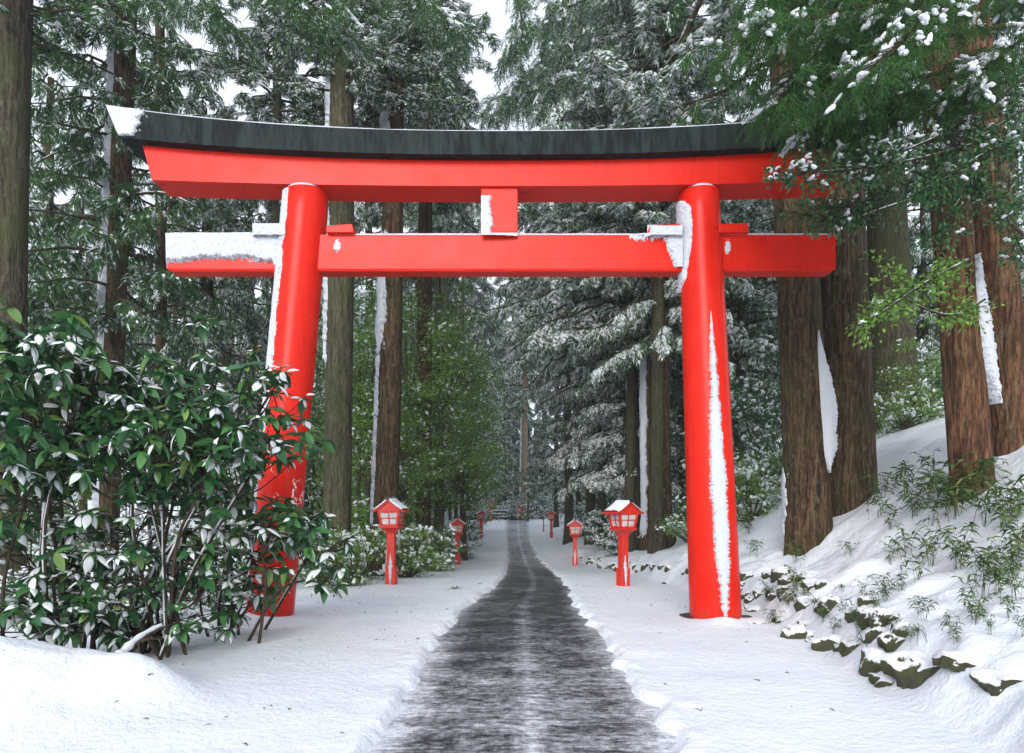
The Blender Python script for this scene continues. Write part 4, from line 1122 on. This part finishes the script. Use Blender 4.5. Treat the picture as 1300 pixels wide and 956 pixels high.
def big_shrub(label, base, clusters, seed, snowp=.25, size=(.13, .215), mul=1.7):
    rg = np.random.default_rng(seed); zb = zsurf(base[0], base[1]); org = np.array([base[0], base[1], zb])
    T = thing('broadleaf_shrub', org, label, 'shrub')
    leaves = MB(); wood = MB(); snw = MB(); MsL = [[] for _ in LT]; MsS = [[] for _ in LS]
    # main stems up to cluster centres
    for (px, py, D, rx, ry, n, sp) in clusters:
        c = P(px, py, D); st = org+np.array([rg.normal()*.22, rg.normal()*.2, -.05])
        m1 = st*.6+c*.4+np.array([0, 0, .15])+rg.normal(size=3)*.1; m2 = st*.2+c*.8+rg.normal(size=3)*.08
        stem = smooth_pts([st, m1, m2, c], 16); wood.tube(stem, np.linspace(.019, .008, 16), 6)
        if rg.random() < .35:
            q = stem+np.array([-.008, -.004, .010]); q = q[2:13]; snw.tube(q, .013*(.6+.8*rg.random(len(q))), 5)
        for k in range(int(n*mul)):
            a = rg.uniform(0, 2*pi); rr = rg.random()**.5
            e = c+np.array([1.15*rx*rr*math.cos(a)/FOC*D, rg.uniform(-.7, .7), -1.12*ry*rr*math.sin(a)/FOC*D])
            s0 = stem[rg.integers(9, 16)]
            mid = (s0+e)/2+np.array([0, 0, -.04])+rg.normal(size=3)*.04
            tw = smooth_pts([s0, mid, e], 7); wood.tube(tw, np.linspace(.008, .0045, 7), 4, cap=False)
            td = unit(tw[-1]-tw[-2])
            nl = rg.integers(6, 10); ph = rg.uniform(0, 6.28)
            sn = (sp+.08)*(1.7 if math.sin(a) > .3 else .6)
            loaded = rg.random() < sn
            for q in range(nl):
                az = ph+q*2*pi/nl+rg.uniform(-.3, .3); el = rg.uniform(-1.25, -.1) if q % 3 else rg.uniform(-.5, .4)
                d = np.array([math.cos(az)*math.cos(el), math.sin(az)*math.cos(el), math.sin(el)])+td*.25
                p = e-td*rg.uniform(0, .07)
                M_ = mat4(frame(d, rg.uniform(-.7, .7)), p, rg.uniform(*size)*(1 if q % 4 else .65))
                if rg.random() < (.75 if loaded else .06): MsS[rg.integers(len(LS))].append(M_)
                else: MsL[rg.integers(len(LT))].append(M_)
    for t_, m_ in zip(LT, MsL): leaves.inst(t_, m_)
    for t_, m_ in zip(LS, MsS): leaves.inst(t_, m_)
    leaves.build('foliage', [M['glossy'], M['snow_lump']], T, org, smooth=True)
    wood.build('stem', M['twig'], T, org, smooth=True)
    if snw.n: snw.build('snow_strip', M['snow_lump'], T, org, smooth=True)
    return T
def G(px, D): return ((px-CX)/FOC*D, D)
big_shrub('large glossy-leaved shrub at the picture edge, its top leaves capped with snow', G(75, 6.4), [
 (30, 470, 6.2, 60, 40, 22, .12), (100, 440, 6.3, 55, 45, 22, .85), (20, 560, 5.9, 60, 60, 26, .12), (100, 530, 6.1, 60, 55, 30, .08), (60, 620, 6.2, 60, 45, 16, .35), (20, 690, 6.3, 45, 40, 10, .4), (95, 700, 6.5, 45, 40, 8, .5), (25, 755, 6.2, 60, 26, 12, .5), (105, 750, 6.4, 45, 22, 8, .5), (70, 785, 6.3, 60, 14, 8, .5), (70, 655, 6.8, 55, 35, 10, .6)], 1)
big_shrub('dense dark glossy shrub in the middle, branches reaching over the pillar', G(205, 7.0), [
 (170, 490, 6.6, 60, 45, 24, .3), (250, 500, 6.8, 60, 40, 22, .35), (180, 560, 6.4, 60, 50, 28, .10), (270, 560, 6.5, 60, 45, 28, .12), (340, 555, 6.9, 48, 34, 18, .12), (290, 450, 7.2, 20, 28, 5, .8), (345, 495, 7.1, 25, 35, 8, .9), (235, 630, 6.9, 50, 35, 8, .4), (165, 660, 6.8, 50, 40, 11, .5), (220, 700, 7.0, 45, 28, 9, .6), (270, 655, 7.2, 40, 28, 8, .6), (200, 610, 6.9, 60, 26, 9, .3), (185, 745, 7.0, 55, 22, 9, .5), (255, 740, 7.2, 45, 20, 7, .6), (215, 785, 6.9, 60, 12, 8, .5), (150, 795, 6.7, 45, 12, 6, .5)], 2)
big_shrub('snow-loaded glossy shrub crossing in front of the pillar foot', G(300, 8.), [
 (345, 660, 7.6, 42, 32, 17, .65), (395, 690, 7.7, 38, 40, 17, .7), (320, 700, 7.6, 40, 32, 12, .35), (420, 720, 7.9, 22, 30, 7, .7), (255, 700, 7.5, 30, 28, 8, .6), (290, 620, 7.4, 30, 22, 7, .4), (300, 755, 7.8, 34, 16, 6, .5), (335, 745, 7.7, 24, 16, 4, .5), (295, 780, 7.7, 34, 10, 5, .4)], 3)
big_shrub('low glossy shrub sprouting beside the snow-laden fallen branch', G(150, 6.6), [
 (130, 770, 6.3, 26, 14, 5, .4), (55, 765, 6.2, 40, 22, 8, .3), (180, 730, 6.6, 38, 30, 9, .55), (110, 720, 6.6, 30, 25, 6, .4)], 4, size=(.12, .18))
# slender snow-covered stems leaning between the shrubs
for i, (pts, r, lab) in enumerate([
  ([(135, 800, 7.4), (112, 745, 7.3), (92, 690, 7.2), (72, 650, 7.1)], .035, 'leaning snow-covered sapling stem beneath the edge shrub'),
  ([(172, 812, 7.2), (172, 770, 7.2), (176, 730, 7.3), (190, 690, 7.4), (210, 670, 7.4)], .026, 'short bent snow-covered stem rising from the fallen branch'),
  ([(190, 700, 10.), (188, 640, 10.), (190, 560, 10.), (193, 500, 10.)], .045, 'upright sapling trunk coated with snow behind the middle shrub')]):
    p = smooth_pts([P(*q) for q in pts], 18); p[0, 2] = min(p[0, 2], zsurf(p[0, 0], p[0, 1]))-.05; org = p[0]
    T = thing('sapling', org, lab, 'sapling')
    rad = np.linspace(r, r*.4, 18)
    mb = MB(); mb.tube(p, rad, 8); st = mb.build('stem', M['twig'], T, org, smooth=True)
    mb = MB(); q = p+np.array([-.5*r, -.5*r, .3*r]); mb.tube(q, rad*(.75+.4*rng.random(18)), 8); mb.build('snow_strip', M['snow_lump'], st, org, smooth=True)
    if i == 2:
        for k in range(5):
            t = 6+k*2; b0 = p[t]; e = b0+np.array([(-1)**k*.5, -.1, .25]); mb = MB(); tp = smooth_pts([b0, (b0+e)/2+[0, 0, -.05], e], 6)
            mb.tube(tp, np.linspace(.014, .005, 6), 5); mb.tube(tp+[0, 0, .012], np.linspace(.016, .006, 6), 5, 1); mb.build('branch', [M['twig'], M['snow_lump']], T, org, smooth=True)

# fallen branch with snow on it + stump
def fallen():
    p = smooth_pts([P(152, 838, 5.9), P(175, 815, 6.1), P(200, 800, 6.3), P(229, 789, 6.5)], 16); p[0, 2] = zsurf(p[0, 0], p[0, 1])
    org = p[0]; T = thing('fallen_branch', org, 'dark fallen branch propped on the snow heap with snow along it', 'branch')
    mb = MB(); mb.tube(p, np.linspace(.026, .006, 16), 6); a = mb.build('branch', M['twig'], T, org, smooth=True)
    mb = MB(); mb.tube(p[:12]+np.array([-.01, 0, .03]), np.linspace(.04, .014, 12)*(.8+.5*rng.random(12)), 8); mb.build('snow_strip', M['snow_lump'], a, org, smooth=True)
    for e in (P(178, 836, 5.9), P(205, 812, 6.1)):
        mb = MB(); s0 = p[5]; mb.tube([s0, (s0+e)/2+[0, 0, .02], e], [.014, .010, .004], 5); mb.build('twig', M['twig'], T, org)
fallen()

# ------------------------------------------------------------------ overhanging green cedar boughs
def strand_spray(rg):
    "drooping cord-like cedar spray, along +x then falling, length about 1; mats 0 needles,1 snow,2 wood"
    mb = MB()
    def cord(p0, d, l, dr, n=9, w=.019):
        d = unit(np.asarray(d, float)); ps = [np.asarray(p0, float)]; v = d.copy()
        for i in range(n):
            v = unit(v+np.array([0, 0, -dr/n])+rg.normal(size=3)*.05); ps.append(ps[-1]+v*l/n)
        ps = np.array(ps)
        for i in range(n):
            a = ps[i]; v = unit(ps[i+1]-ps[i])
            for k in range(3):
                r_ = rg.normal(size=3); r_ -= v*r_.dot(v); r_ = unit(r_)
                q = a+v*l/n*k/4; e = q+(v*.8+r_*.55)*l*.11; s_ = np.cross(v, r_)*w*.6
                mb.add([q-s_, q+s_, e], [[0, 1, 2]], 0)
        return ps
    m = cord([0, 0, 0], [1, 0, rg.uniform(-.1, .2)], 1., rg.uniform(.8, 1.5), 12)
    for i in range(1, 12):
        for s_ in (-1, 1):
            l = rg.uniform(.28, .55)*(1.1-i/16)
            q = cord(m[i], [.7, s_*rg.uniform(.3, .9), rg.uniform(-.3, .2)], l, rg.uniform(.9, 1.8), 6)
    return mb.tpl()
rg = np.random.default_rng(77)
SS = [strand_spray(rg) for _ in range(4)]
SW = snow_tpls = []
def bough(name, label, pts, n, size, seed, snow=.15, r=(.03, .008), spread=.35, mats=None, group=None, upbias=0.):
    rg = np.random.default_rng(seed); p = smooth_pts([P(*q) for q in pts], 22); org = p[0]
    T = thing(name, org, label, 'tree branch', group)
    mb = MB(); mb.tube(p, np.linspace(r[0], r[1], 22), 7)
    fo = MB(); Ms = [[] for _ in SS]
    for k in range(n):
        u = 3+rg.random()**.8*18.9; i = int(u); q = p[i]+(p[min(i+1, 21)]-p[i])*(u-i)
        td = unit(p[min(i+1, 21)]-p[max(i-1, 0)])
        sd = unit(np.cross(td, [0, 0, 1]))*rg.choice([-1, 1])
        # side twig
        tl = rg.uniform(.05, spread); tdv = unit(td*.6+sd*rg.uniform(.2, 1)+np.array([0, 0, rg.uniform(-.3, .35)]))
        e = q+tdv*tl; mb.tube([q, e], [.006, .004], 4, cap=False)
        d = unit(tdv+np.array([0, 0, rg.uniform(-.8, .1)+upbias])+rg.normal(size=3)*.2)
        s_ = rg.uniform(*size); Ms[rg.integers(len(SS))].append(mat4(frame(d, rg.uniform(-.6, .6)), e, s_))
        if rg.random() < snow:
            for _ in range(rg.integers(3, 7)):
                t_ = rg.uniform(.05, .65); blob(fo, e+d*s_*t_+np.array([rg.normal()*.02, rg.normal()*.02, .03-.12*t_*t_]), d+rg.normal(size=3)*.3, s_*rg.uniform(.08, .2), rg.uniform(.02, .04), rg.uniform(.015, .028), 1, rg)
    for t_, m_ in zip(SS, Ms): fo.inst(t_, m_)
    mb.build('limb', M['bark'], T, org, smooth=True)
    fo.build('foliage', [M[mats or 'sugi'], M['snow_lump']], T, org)
    return T
FB = 'frosted boughs reaching into the sky gap'
for q_, (pts_, lab_) in enumerate([
  ([(850, -30, 19), (770, -10, 18.2), (700, 20, 17.6), (655, 55, 17.2)], 'long frosted bough slanting down into the sky gap from the upper edge'),
  ([(850, 50, 20), (770, 78, 19), (705, 104, 18.4), (648, 128, 18)], 'lowest frosted bough just above the middle of the black beam'),
  ([(840, 0, 21), (770, 30, 20.4), (715, 60, 20), (665, 95, 19.6)], 'frosted bough between the lowest one and the slanting one'),
  ([(450, -40, 20), (490, -15, 19), (520, 0, 18.4), (545, 30, 18)], 'frosted bough entering the sky gap from the reddish trunk'),
  ]):
    bough('cedar_bough', lab_, pts_, 95, (.65, 1.05), 40+q_, .75, r=(.05, .012), spread=.6, mats='frosted', group=FB)
B = 'green cedar boughs overhanging the beam end'
bough('cedar_bough', 'thick feathery cedar bough drooping across the red end of the upper beam', [(1290, 130, 8.3), (1200, 125, 7.9), (1120, 135, 7.7), (1050, 150, 7.5)], 150, (.28, .46), 21, .2, group=B)
bough('cedar_bough', 'dense cedar bough directly above the last stretch of black beam', [(1290, 30, 8.6), (1180, 50, 8.2), (1090, 75, 7.9), (1010, 95, 7.6)], 150, (.3, .5), 22, .14, group=B)
bough('cedar_bough', 'lowest feathery green cedar bough, hanging over the end of the black beam', [(1320, 60, 8.6), (1180, 95, 7.9), (1080, 110, 7.4), (1010, 125, 7.0)], 150, (.3, .5), 1, .16, group=B)
bough('cedar_bough', 'green cedar bough whose snow-tipped end reaches farthest along the sky', [(1310, -60, 8.), (1160, -10, 7.4), (1040, 20, 6.9), (960, 45, 6.6)], 150, (.28, .46), 2, .25, group=B)
bough('cedar_bough', 'bright green cedar bough with a thick ridge of snow, below the upper corner', [(1330, -40, 7.8), (1230, 0, 7.2), (1170, 30, 6.8), (1125, 75, 6.5)], 110, (.3, .5), 3, .35, group=B)
bough('cedar_bough', 'shaded cedar bough behind the bright one, falling towards the forked cedar', [(1340, -80, 8.8), (1200, -30, 8.4), (1110, 10, 8.), (1050, 60, 7.8)], 150, (.32, .55), 4, .1, group=B)
bough('cedar_bough', 'high cedar bough along the top edge above the beam end', [(1300, -110, 8.2), (1150, -60, 7.6), (1050, -35, 7.2), (985, -20, 7.)], 140, (.3, .5), 5, .2, group=B)
bough('cedar_bough', 'brownish lower cedar bough between the beam end and forked cedar', [(1330, 100, 8.9), (1220, 110, 8.4), (1150, 130, 8.), (1085, 160, 7.8)], 110, (.3, .5), 6, .06, group=B)
bough('cedar_bough', 'dark cedar bough crossing the forked cedar high up', [(1380, 40, 8.), (1320, 40, 7.8), (1270, 70, 7.6), (1235, 100, 7.5)], 90, (.3, .5), 7, .3, group=B)
bough('cedar_bough', 'dark drooping cedar bough over the beam near the reddish trunk', [(440, -60, 13.), (480, -30, 12.), (520, -10, 11.5), (560, 20, 11.)], 70, (.5, .8), 8, .3, mats='conifer')
bough('cedar_bough', 'dark drooping cedar bough above the pillar with the snow band', [(300, -60, 12.), (340, -20, 11.2), (385, 10, 11.), (420, 20, 11.)], 70, (.5, .85), 9, .3, mats='conifer')
bough('cedar_bough', 'dark drooping cedar bough at the top edge between the two mossy trunks', [(100, -80, 12.), (160, -30, 11.5), (220, -5, 11.), (270, 20, 11.)], 70, (.5, .8), 10, .3, mats='conifer')
bough('cedar_bough', 'small dark cedar bough hanging at the top edge beside the sky gap', [(600, -70, 12.), (640, -30, 12.), (655, -5, 12.), (660, 10, 12.)], 24, (.4, .6), 11, .2, mats='conifer')

def leafy_branch(label, pts, n, seed, leaf=(.05, .075), snow=.2, mat='broad_dark', spread=.28, cluster=14):
    rg = np.random.default_rng(seed); p = smooth_pts([P(*q) for q in pts], 20); org = p[0]
    T = thing('leafy_branch', org, label, 'tree branch')
    mb = MB(); mb.tube(p, np.linspace(.018, .005, 20), 6); fo = MB()
    for k in range(n):
        u = 2+rg.random()*17.9; i = int(u); q = p[i]; td = unit(p[min(i+1, 19)]-p[max(i-1, 0)])
        e = q+unit(td*.5+rg.normal(size=3)*np.array([1, .8, .7]))*rg.uniform(.06, spread)
        mb.tube([q, (q+e)/2+[0, 0, .01], e], [.005, .004, .002], 4, cap=False)
        m = cluster; off = rg.normal(size=(m, 3))*.045; pp = e+off
        d = unit(off*8+rg.normal(size=(m, 3))*.6+unit(e-q)*.8+np.array([0, 0, -.2])); nn = unit(rg.normal(size=(m, 3))*.6+np.array([0, -.3, .9]))
        l = rg.uniform(*leaf, m); leaf_quads(fo, pp, d, nn, l, l*.5, 0)
        if rg.random() < snow:
            for _ in range(rg.integers(2, 5)): blob(fo, e+rg.normal(size=3)*[.03, .03, .012]+[0, 0, .03], [rg.normal(), rg.normal(), -.3], rg.uniform(.02, .045), rg.uniform(.015, .03), rg.uniform(.012, .022), 1, rg)
    st = mb.build('twig', M['twig'], T, org, smooth=True)
    snow_on_limb(st, org, p, np.linspace(.016, .005, 20), seed, .9)
    fo.build('foliage', [M[mat], M['snow_lump']], T, org)
leafy_branch('glossy leafy branch with snow tufts crossing the red beam end', [(1250, 180, 8.), (1150, 205, 7.6), (1080, 215, 7.4), (1000, 220, 7.2)], 120, 1, snow=.35)
leafy_branch('snow-lined leafy branch rising across the beam end towards the forked cedar', [(1310, 90, 8.), (1230, 150, 7.8), (1150, 190, 7.6), (1070, 205, 7.5)], 90, 2, snow=.3)
leafy_branch('dark leafy branch hanging against the forked cedar stems', [(1350, 150, 8.), (1290, 175, 7.8), (1240, 200, 7.6), (1180, 240, 7.5)], 120, 3, snow=.15)
leafy_branch('dark leafy branch above the double cedar', [(1330, 120, 8.4), (1220, 190, 8.3), (1140, 240, 8.2), (1050, 280, 8.)], 110, 4, snow=.2)
leafy_branch('leafy branch tip beneath the outer red beam end', [(1200, 240, 8.), (1130, 262, 8.), (1070, 280, 8.), (1020, 272, 8.)], 60, 5, snow=.1)
leafy_branch('bright green leafy twig hanging before the double cedar', [(1230, 330, 8.), (1190, 350, 7.9), (1150, 375, 7.9), (1100, 410, 7.9)], 60, 6, mat='broad', snow=.04, leaf=(.05, .09))
leafy_branch('green leafy twig reaching between the two big cedars', [(1250, 380, 8.2), (1210, 400, 8.1), (1160, 385, 8.), (1120, 350, 8.)], 50, 7, mat='broad', snow=.04)
leafy_branch('dark leafy branch climbing the forked cedar', [(1300, 300, 8.), (1260, 260, 8.), (1230, 240, 8.), (1190, 300, 8.)], 90, 8, snow=.08)
leafy_branch('leafy twigs at the edge of the view beside the forked cedar', [(1360, 380, 8.5), (1320, 350, 8.4), (1290, 300, 8.4), (1280, 230, 8.4)], 70, 9, snow=.15)

# ------------------------------------------------------------------ bamboo grass, strap-leaved tufts
def sasa_tpl(seed, nst=7, h=(.35, .8), leaf=(.12, .22)):
    rg = np.random.default_rng(seed); lf = MB(); st = MB()
    for s_ in range(nst):
        az = rg.uniform(0, 6.28); H = rg.uniform(*h); lean = rg.uniform(.1, .55)
        p = smooth_pts([(0, 0, -.05), (math.cos(az)*lean*.3*H, math.sin(az)*lean*.3*H, H*.5), (math.cos(az)*lean*H, math.sin(az)*lean*H, H*.95)], 8); p[:, :2] += rg.normal(size=2)*.06
        st.tube(p, np.linspace(.004, .002, 8), 4, cap=False)
        for k in range(rg.integers(9, 17)):
            i = rg.integers(3, 8); q = p[i]; a = rg.uniform(0, 6.28)
            d0 = np.array([math.cos(a), math.sin(a), rg.uniform(-.5, .5)]); l = rg.uniform(*leaf); w = l*.10
            s2 = unit(np.cross(d0, [0, 0, 1])+rg.normal(size=3)*.5)*w; d0 = unit(d0)
            m = q+d0*l*.45; e = q+d0*l+np.array([0, 0, -l*rg.uniform(.1, .5)])
            lf.add([q-s2*.3, q+s2*.3, m+s2, m-s2, e], [[0, 1, 2, 3]], 0); lf.add([m-s2, m+s2, e], [[0, 1, 2]], 0)
    return lf, st
SA = []
for s_ in range(4):
    lf, st = sasa_tpl(300+s_, nst=[5, 7, 9, 6][s_]); SA.append((lf.mesh('bamboo_leaves', M['sasa']), st.mesh('bamboo_stems', M['sasa'])))
def sasa(px, py, D, s_, i, label, group=None, lift=0.):
    p = P(px, py, D); z = zsurf(p[0], p[1])
    T = thing('bamboo_grass', (p[0], p[1], z), label, 'bamboo grass', group, i*2.2); T.scale = (s_,)*3
    link('foliage', SA[i % 4][0], T); link('stem', SA[i % 4][1], T)
# scatter on the slope: pick points whose surface falls at the photo position
def on_slope(px, py):
    "march along the view ray to the ground"
    D = np.arange(4.5, 30, .05); q = np.array([P(px, py, d) for d in D]); g = zg(q[:, 0], q[:, 1]); k = np.argmax(q[:, 2] <= g)
    return q[k] if q[k, 2] <= g[k] else None
SASA = [(1085, 775, .6), (1110, 760, .6), (1125, 745, .7), (1155, 800, .5), (1215, 800, .6), (1060, 790, .5), (1000, 755, .6), (1045, 775, .5), (1095, 740, .5), (1285, 745, 1.), (1240, 780, .8), (1298, 790, .7), (1165, 720, 1.), (1010, 700, .6), (975, 745, .5), (1080, 690, .5), (1150, 690, 1.), (1185, 700, 1.1), (1215, 705, 1.2), (1240, 720, 1.2), (1230, 760, .9), (1265, 735, 1.1), (1290, 720, 1.1), (1175, 770, .8), (1145, 735, .7), (1190, 650, 1.1), (1160, 640, 1.1), (1280, 770, .8),
        (1130, 655, .9), (1115, 640, .9), (1295, 690, 1.3), (1250, 650, 1.3), (1205, 625, 1.2), (1020, 745, .5), (1010, 730, .6), (985, 775, .5), (1070, 760, .4), (1030, 660, .9), (1045, 640, .9), (1120, 615, .9), (1090, 790, .4), (1255, 790, .6), (1140, 790, .5), (960, 690, .6), (950, 660, .7), (1185, 620, 1.3), (1275, 655, 1.3), (1150, 615, 1.2), (1130, 700, .7), (1205, 790, .6),
        (1215, 640, 1.5), (1240, 620, 1.5), (1290, 640, 1.5), (1250, 745, 1.2)]
for i, (px, py, s_) in enumerate(SASA):
    q = on_slope(px, py+18)
    if q is None: continue
    T = thing('bamboo_grass', (q[0], q[1], zsurf(q[0], q[1])), 'clump of dwarf bamboo poking out of the snowy bank', 'bamboo grass', 'bamboo grass clumps on the snowy bank', i*2.2)
    s_ *= .66*q[1]/8.; T.scale = (s_,)*3; link('foliage', SA[i % 4][0], T); link('stem', SA[i % 4][1], T)
def tuft_tpl(seed, n=26, L_=.38):
    rg = np.random.default_rng(seed); mb = MB()
    for k in range(n):
        a = rg.uniform(0, 6.28); l = L_*rg.uniform(.6, 1.2); up = rg.uniform(.3, 1.3); d = np.array([math.cos(a), math.sin(a), up]); d = unit(d); s2 = unit(np.cross(d, [0, 0, 1]))*.006
        p0 = np.array([rg.normal()*.02, rg.normal()*.02, 0]); pts = [p0+d*l*t+np.array([0, 0, -l*.75*t**2.2]) for t in np.linspace(0, 1, 6)]
        for i in range(5):
            w0, w1 = 1-.6*(i/5), 1-.6*((i+1)/5)
            mb.add([pts[i]-s2*w0, pts[i]+s2*w0, pts[i+1]+s2*w1, pts[i+1]-s2*w1], [[0, 1, 2, 3]], 0)
    return mb.mesh('strap_leaves', M['sasa'])
TU = [tuft_tpl(s_) for s_ in (1, 2)]
for i, (px, py, s_, lab) in enumerate([(1100, 815, 1.25, 'arching strap-leaved grass tuft over the mossy stones with one yellow blade'), (1165, 800, 1.1, 'arching dark green grass tuft beside a black hole in the bank'), (1035, 765, .9, 'upright grass tuft with frosted blades over the stones'), (988, 790, .8, 'small grass tuft by the foot of the snow-streaked pillar'), (1070, 745, .6, 'tiny grass tuft half buried up on the bank'), (578, 748, 1.0, 'lone frosted green sprig poking through the snow beside the path')]):
    q = on_slope(px, py); T = link('grass_tuft', TU[i % 2], None, (q[0], q[1], zsurf(q[0], q[1])-.01), i*1.3, s_*q[1]/8.5*(1 if i < 5 else .55)); tag(T, lab, 'grass tuft')

# ------------------------------------------------------------------ mossy stones
def rock_mesh(seed):
    rg = np.random.default_rng(seed)
    bm_v, bm_f = IV.copy(), IF.copy()
    for _ in range(3):                            # subdivide
        vs = list(bm_v); cache = {}; nf = []
        def mp(a, b):
            k = (min(a, b), max(a, b))
            if k not in cache: vs.append(unit((vs[a]+vs[b])/2)); cache[k] = len(vs)-1
            return cache[k]
        for a, b, c in bm_f:
            ab, bc, ca = mp(a, b), mp(b, c), mp(c, a); nf += [[a, ab, ca], [b, bc, ab], [c, ca, bc], [ab, bc, ca]]
        bm_v, bm_f = np.array(vs), np.array(nf)
    v = bm_v
    for _ in range(7):                            # chip flat faces
        n = unit(rg.normal(size=3)); d = rg.uniform(.55, .85); h = v@n; v = v-np.clip(h-d, 0, None)[:, None]*n*.85
    v = v*(1+.34*(fbm(v[:, 0]*3+seed, v[:, 1]*3+v[:, 2]*2, 4, seed)-.5)[:, None]*2)
    mb = MB(); mb.add(v, bm_f); return mb.mesh('stone', M['rock'], smooth=True)
RM = [rock_mesh(s_) for s_ in range(6)]
def stone(q, sx, sy, sz, i, label, group=None):
    o = link('mossy_stone', RM[i % 6], None, q, i*1.7); o.scale = (sx, sy, sz); tag(o, label, 'stone', group)
BIG = [(1178, 848, 46, 34, 'largest mossy boulder where the bank meets the snow'), (1118, 842, 30, 26, 'round mossy stone just beside the largest boulder'), (1060, 818, 34, 20, 'mossy stone under the arching grass tuft'), (1222, 838, 30, 14, 'dark hollow-edged stone on the bank above the largest boulder'),
       (1012, 812, 20, 26, 'tall narrow mossy stone near the dark footing'), (1280, 868, 40, 16, 'flat snowy stone at the corner of the bank'), (958, 790, 22, 10, 'flat dark stone beside the snow-streaked pillar foot'), (1130, 866, 24, 14, 'small snow-topped stone lowest at the bank edge')]
for i, (px, py, rx, rz_, lab) in enumerate(BIG):
    q = on_slope(px, py); D = q[1]; stone((q[0], q[1]+.05, q[2]-.3*rz_/FOC*D), rx/FOC*D, rx*.8/FOC*D, rz_*1.1/FOC*D, i, lab)
k = 0
for y in np.concatenate([np.arange(6.0, 12.5, .30), np.arange(12.5, 30, .55)]):
    for rep in range(2 if y < 14 else 1):
        x = wall_x(y)+rng.uniform(.0, .32)+rep*.24; s_ = rng.uniform(.06, .15)*(1.15 if y > 14 else 1)
        if abs(x-2.77) < .5 and abs(y-9.4) < .45: continue
        stone((x, y+rng.uniform(-.1, .1), zsurf(x, y)-s_*.5+rep*.02), s_*1.15, s_, s_*rng.uniform(.9, 1.5), k, 'snow-capped mossy stone in the low bank wall', 'small mossy stones in the bank wall'); k += 1

# ------------------------------------------------------------------ litter lying on the snow
def litter():
    rg = np.random.default_rng(8); mb = MB()
    for i in range(150):
        y = rg.uniform(4.2, 17); x = rg.uniform(-3.4, 3.)*min(1, .5+y/14)
        le, re_ = np.interp(y, PD, PL), np.interp(y, PD, PR)
        if le-.1 < x < re_+.1: continue
        z = zsurf(x, y)+.004
        a = rg.uniform(0, 6.28); l = rg.uniform(.015, .07)*(1.4 if rg.random() < .15 else 1)
        for q in range(rg.integers(1, 5)):
            a2 = a+rg.uniform(-.9, .9); l2 = l*rg.uniform(.5, 1)
            mb.tube([(x, y, z), (x+math.cos(a2)*l2*.5, y+math.sin(a2)*l2*.5, z+.008), (x+math.cos(a2)*l2, y+math.sin(a2)*l2, z+.006)], [.0025, .003, .0015], 3, cap=False)
    tag(mb.build('twig_litter', M['dry']), 'scattered cedar twigs and needles lying on the snow', 'twigs', kind='stuff')
litter()

# ------------------------------------------------------------------ light, sky, camera
sc = bpy.context.scene
w = bpy.data.worlds.new('World'); sc.world = w; w.use_nodes = True; nt = w.node_tree
bg = nt.nodes['Background']; sky = nt.nodes.new('ShaderNodeTexSky'); sky.sky_type = 'NISHITA'; sky.sun_disc = False
SE, SA_ = R(21), R(192)      # sun to the left behind the viewer
sky.sun_elevation = SE; sky.sun_rotation = SA_; sky.air_density = 1.; sky.dust_density = 6.; sky.ozone_density = 1.
hs = nt.nodes.new('ShaderNodeHueSaturation'); hs.inputs['Saturation'].default_value = .32; hs.inputs['Value'].default_value = 1.
L(nt, sky.outputs[0], hs.inputs['Color']); L(nt, mix(nt, .7, hs.outputs[0], (6.0, 6.6, 7.6)), bg.inputs['Color']); bg.inputs['Strength'].default_value = .15
sun = bpy.data.lights.new('sun', 'SUN'); sun.energy = 1.5; sun.angle = R(30); sun.color = (1, .99, .975)
so = bpy.data.objects.new('sun', sun); C.objects.link(so)
d = np.array([math.sin(SA_)*math.cos(SE), math.cos(SA_)*math.cos(SE), math.sin(SE)])   # towards the sun
from mathutils import Vector
so.rotation_euler = Vector(-d).to_track_quat('-Z', 'Y').to_euler()
cam = bpy.data.cameras.new('camera'); co = bpy.data.objects.new('camera', cam); C.objects.link(co)
co.location = (0, 0, EYE); co.rotation_euler = (R(90), 0, 0)
cam.sensor_width = 36; cam.lens = FOC/1300*36; cam.shift_y = (HY-478)/1300; cam.clip_end = 1000; cam.clip_start = .05
sc.camera = co
sc.view_settings.view_transform = 'Standard'; sc.view_settings.look = 'None'; sc.view_settings.gamma = 1; sc.view_settings.exposure = .66
cy = sc.cycles; cy.max_bounces = 5; cy.diffuse_bounces = 4; cy.glossy_bounces = 2; cy.transmission_bounces = 2; cy.transparent_max_bounces = 4
cy.use_denoising = True; cy.use_adaptive_sampling = True; cy.adaptive_threshold = .02
cy.caustics_reflective = False; cy.caustics_refractive = False


hz = MB(); hz.box((-330, -45, -3), (330, 425, 75)); hzm = bpy.data.materials.new('tone_lift_haze'); hzm.use_nodes = True; hn = hzm.node_tree  # faint haze volume, added to lift the dark tones of the wood
hn.nodes.remove(hn.nodes['Principled BSDF']); pv = hn.nodes.new('ShaderNodeVolumePrincipled'); pv.inputs['Density'].default_value = .0012; pv.inputs['Color'].default_value = (.92, .95, 1, 1)
L(hn, pv.outputs[0], hn.nodes['Material Output'].inputs['Volume'])
tag(hz.build('haze', hzm), None, None, kind='stuff')
cy.volume_bounces = 0
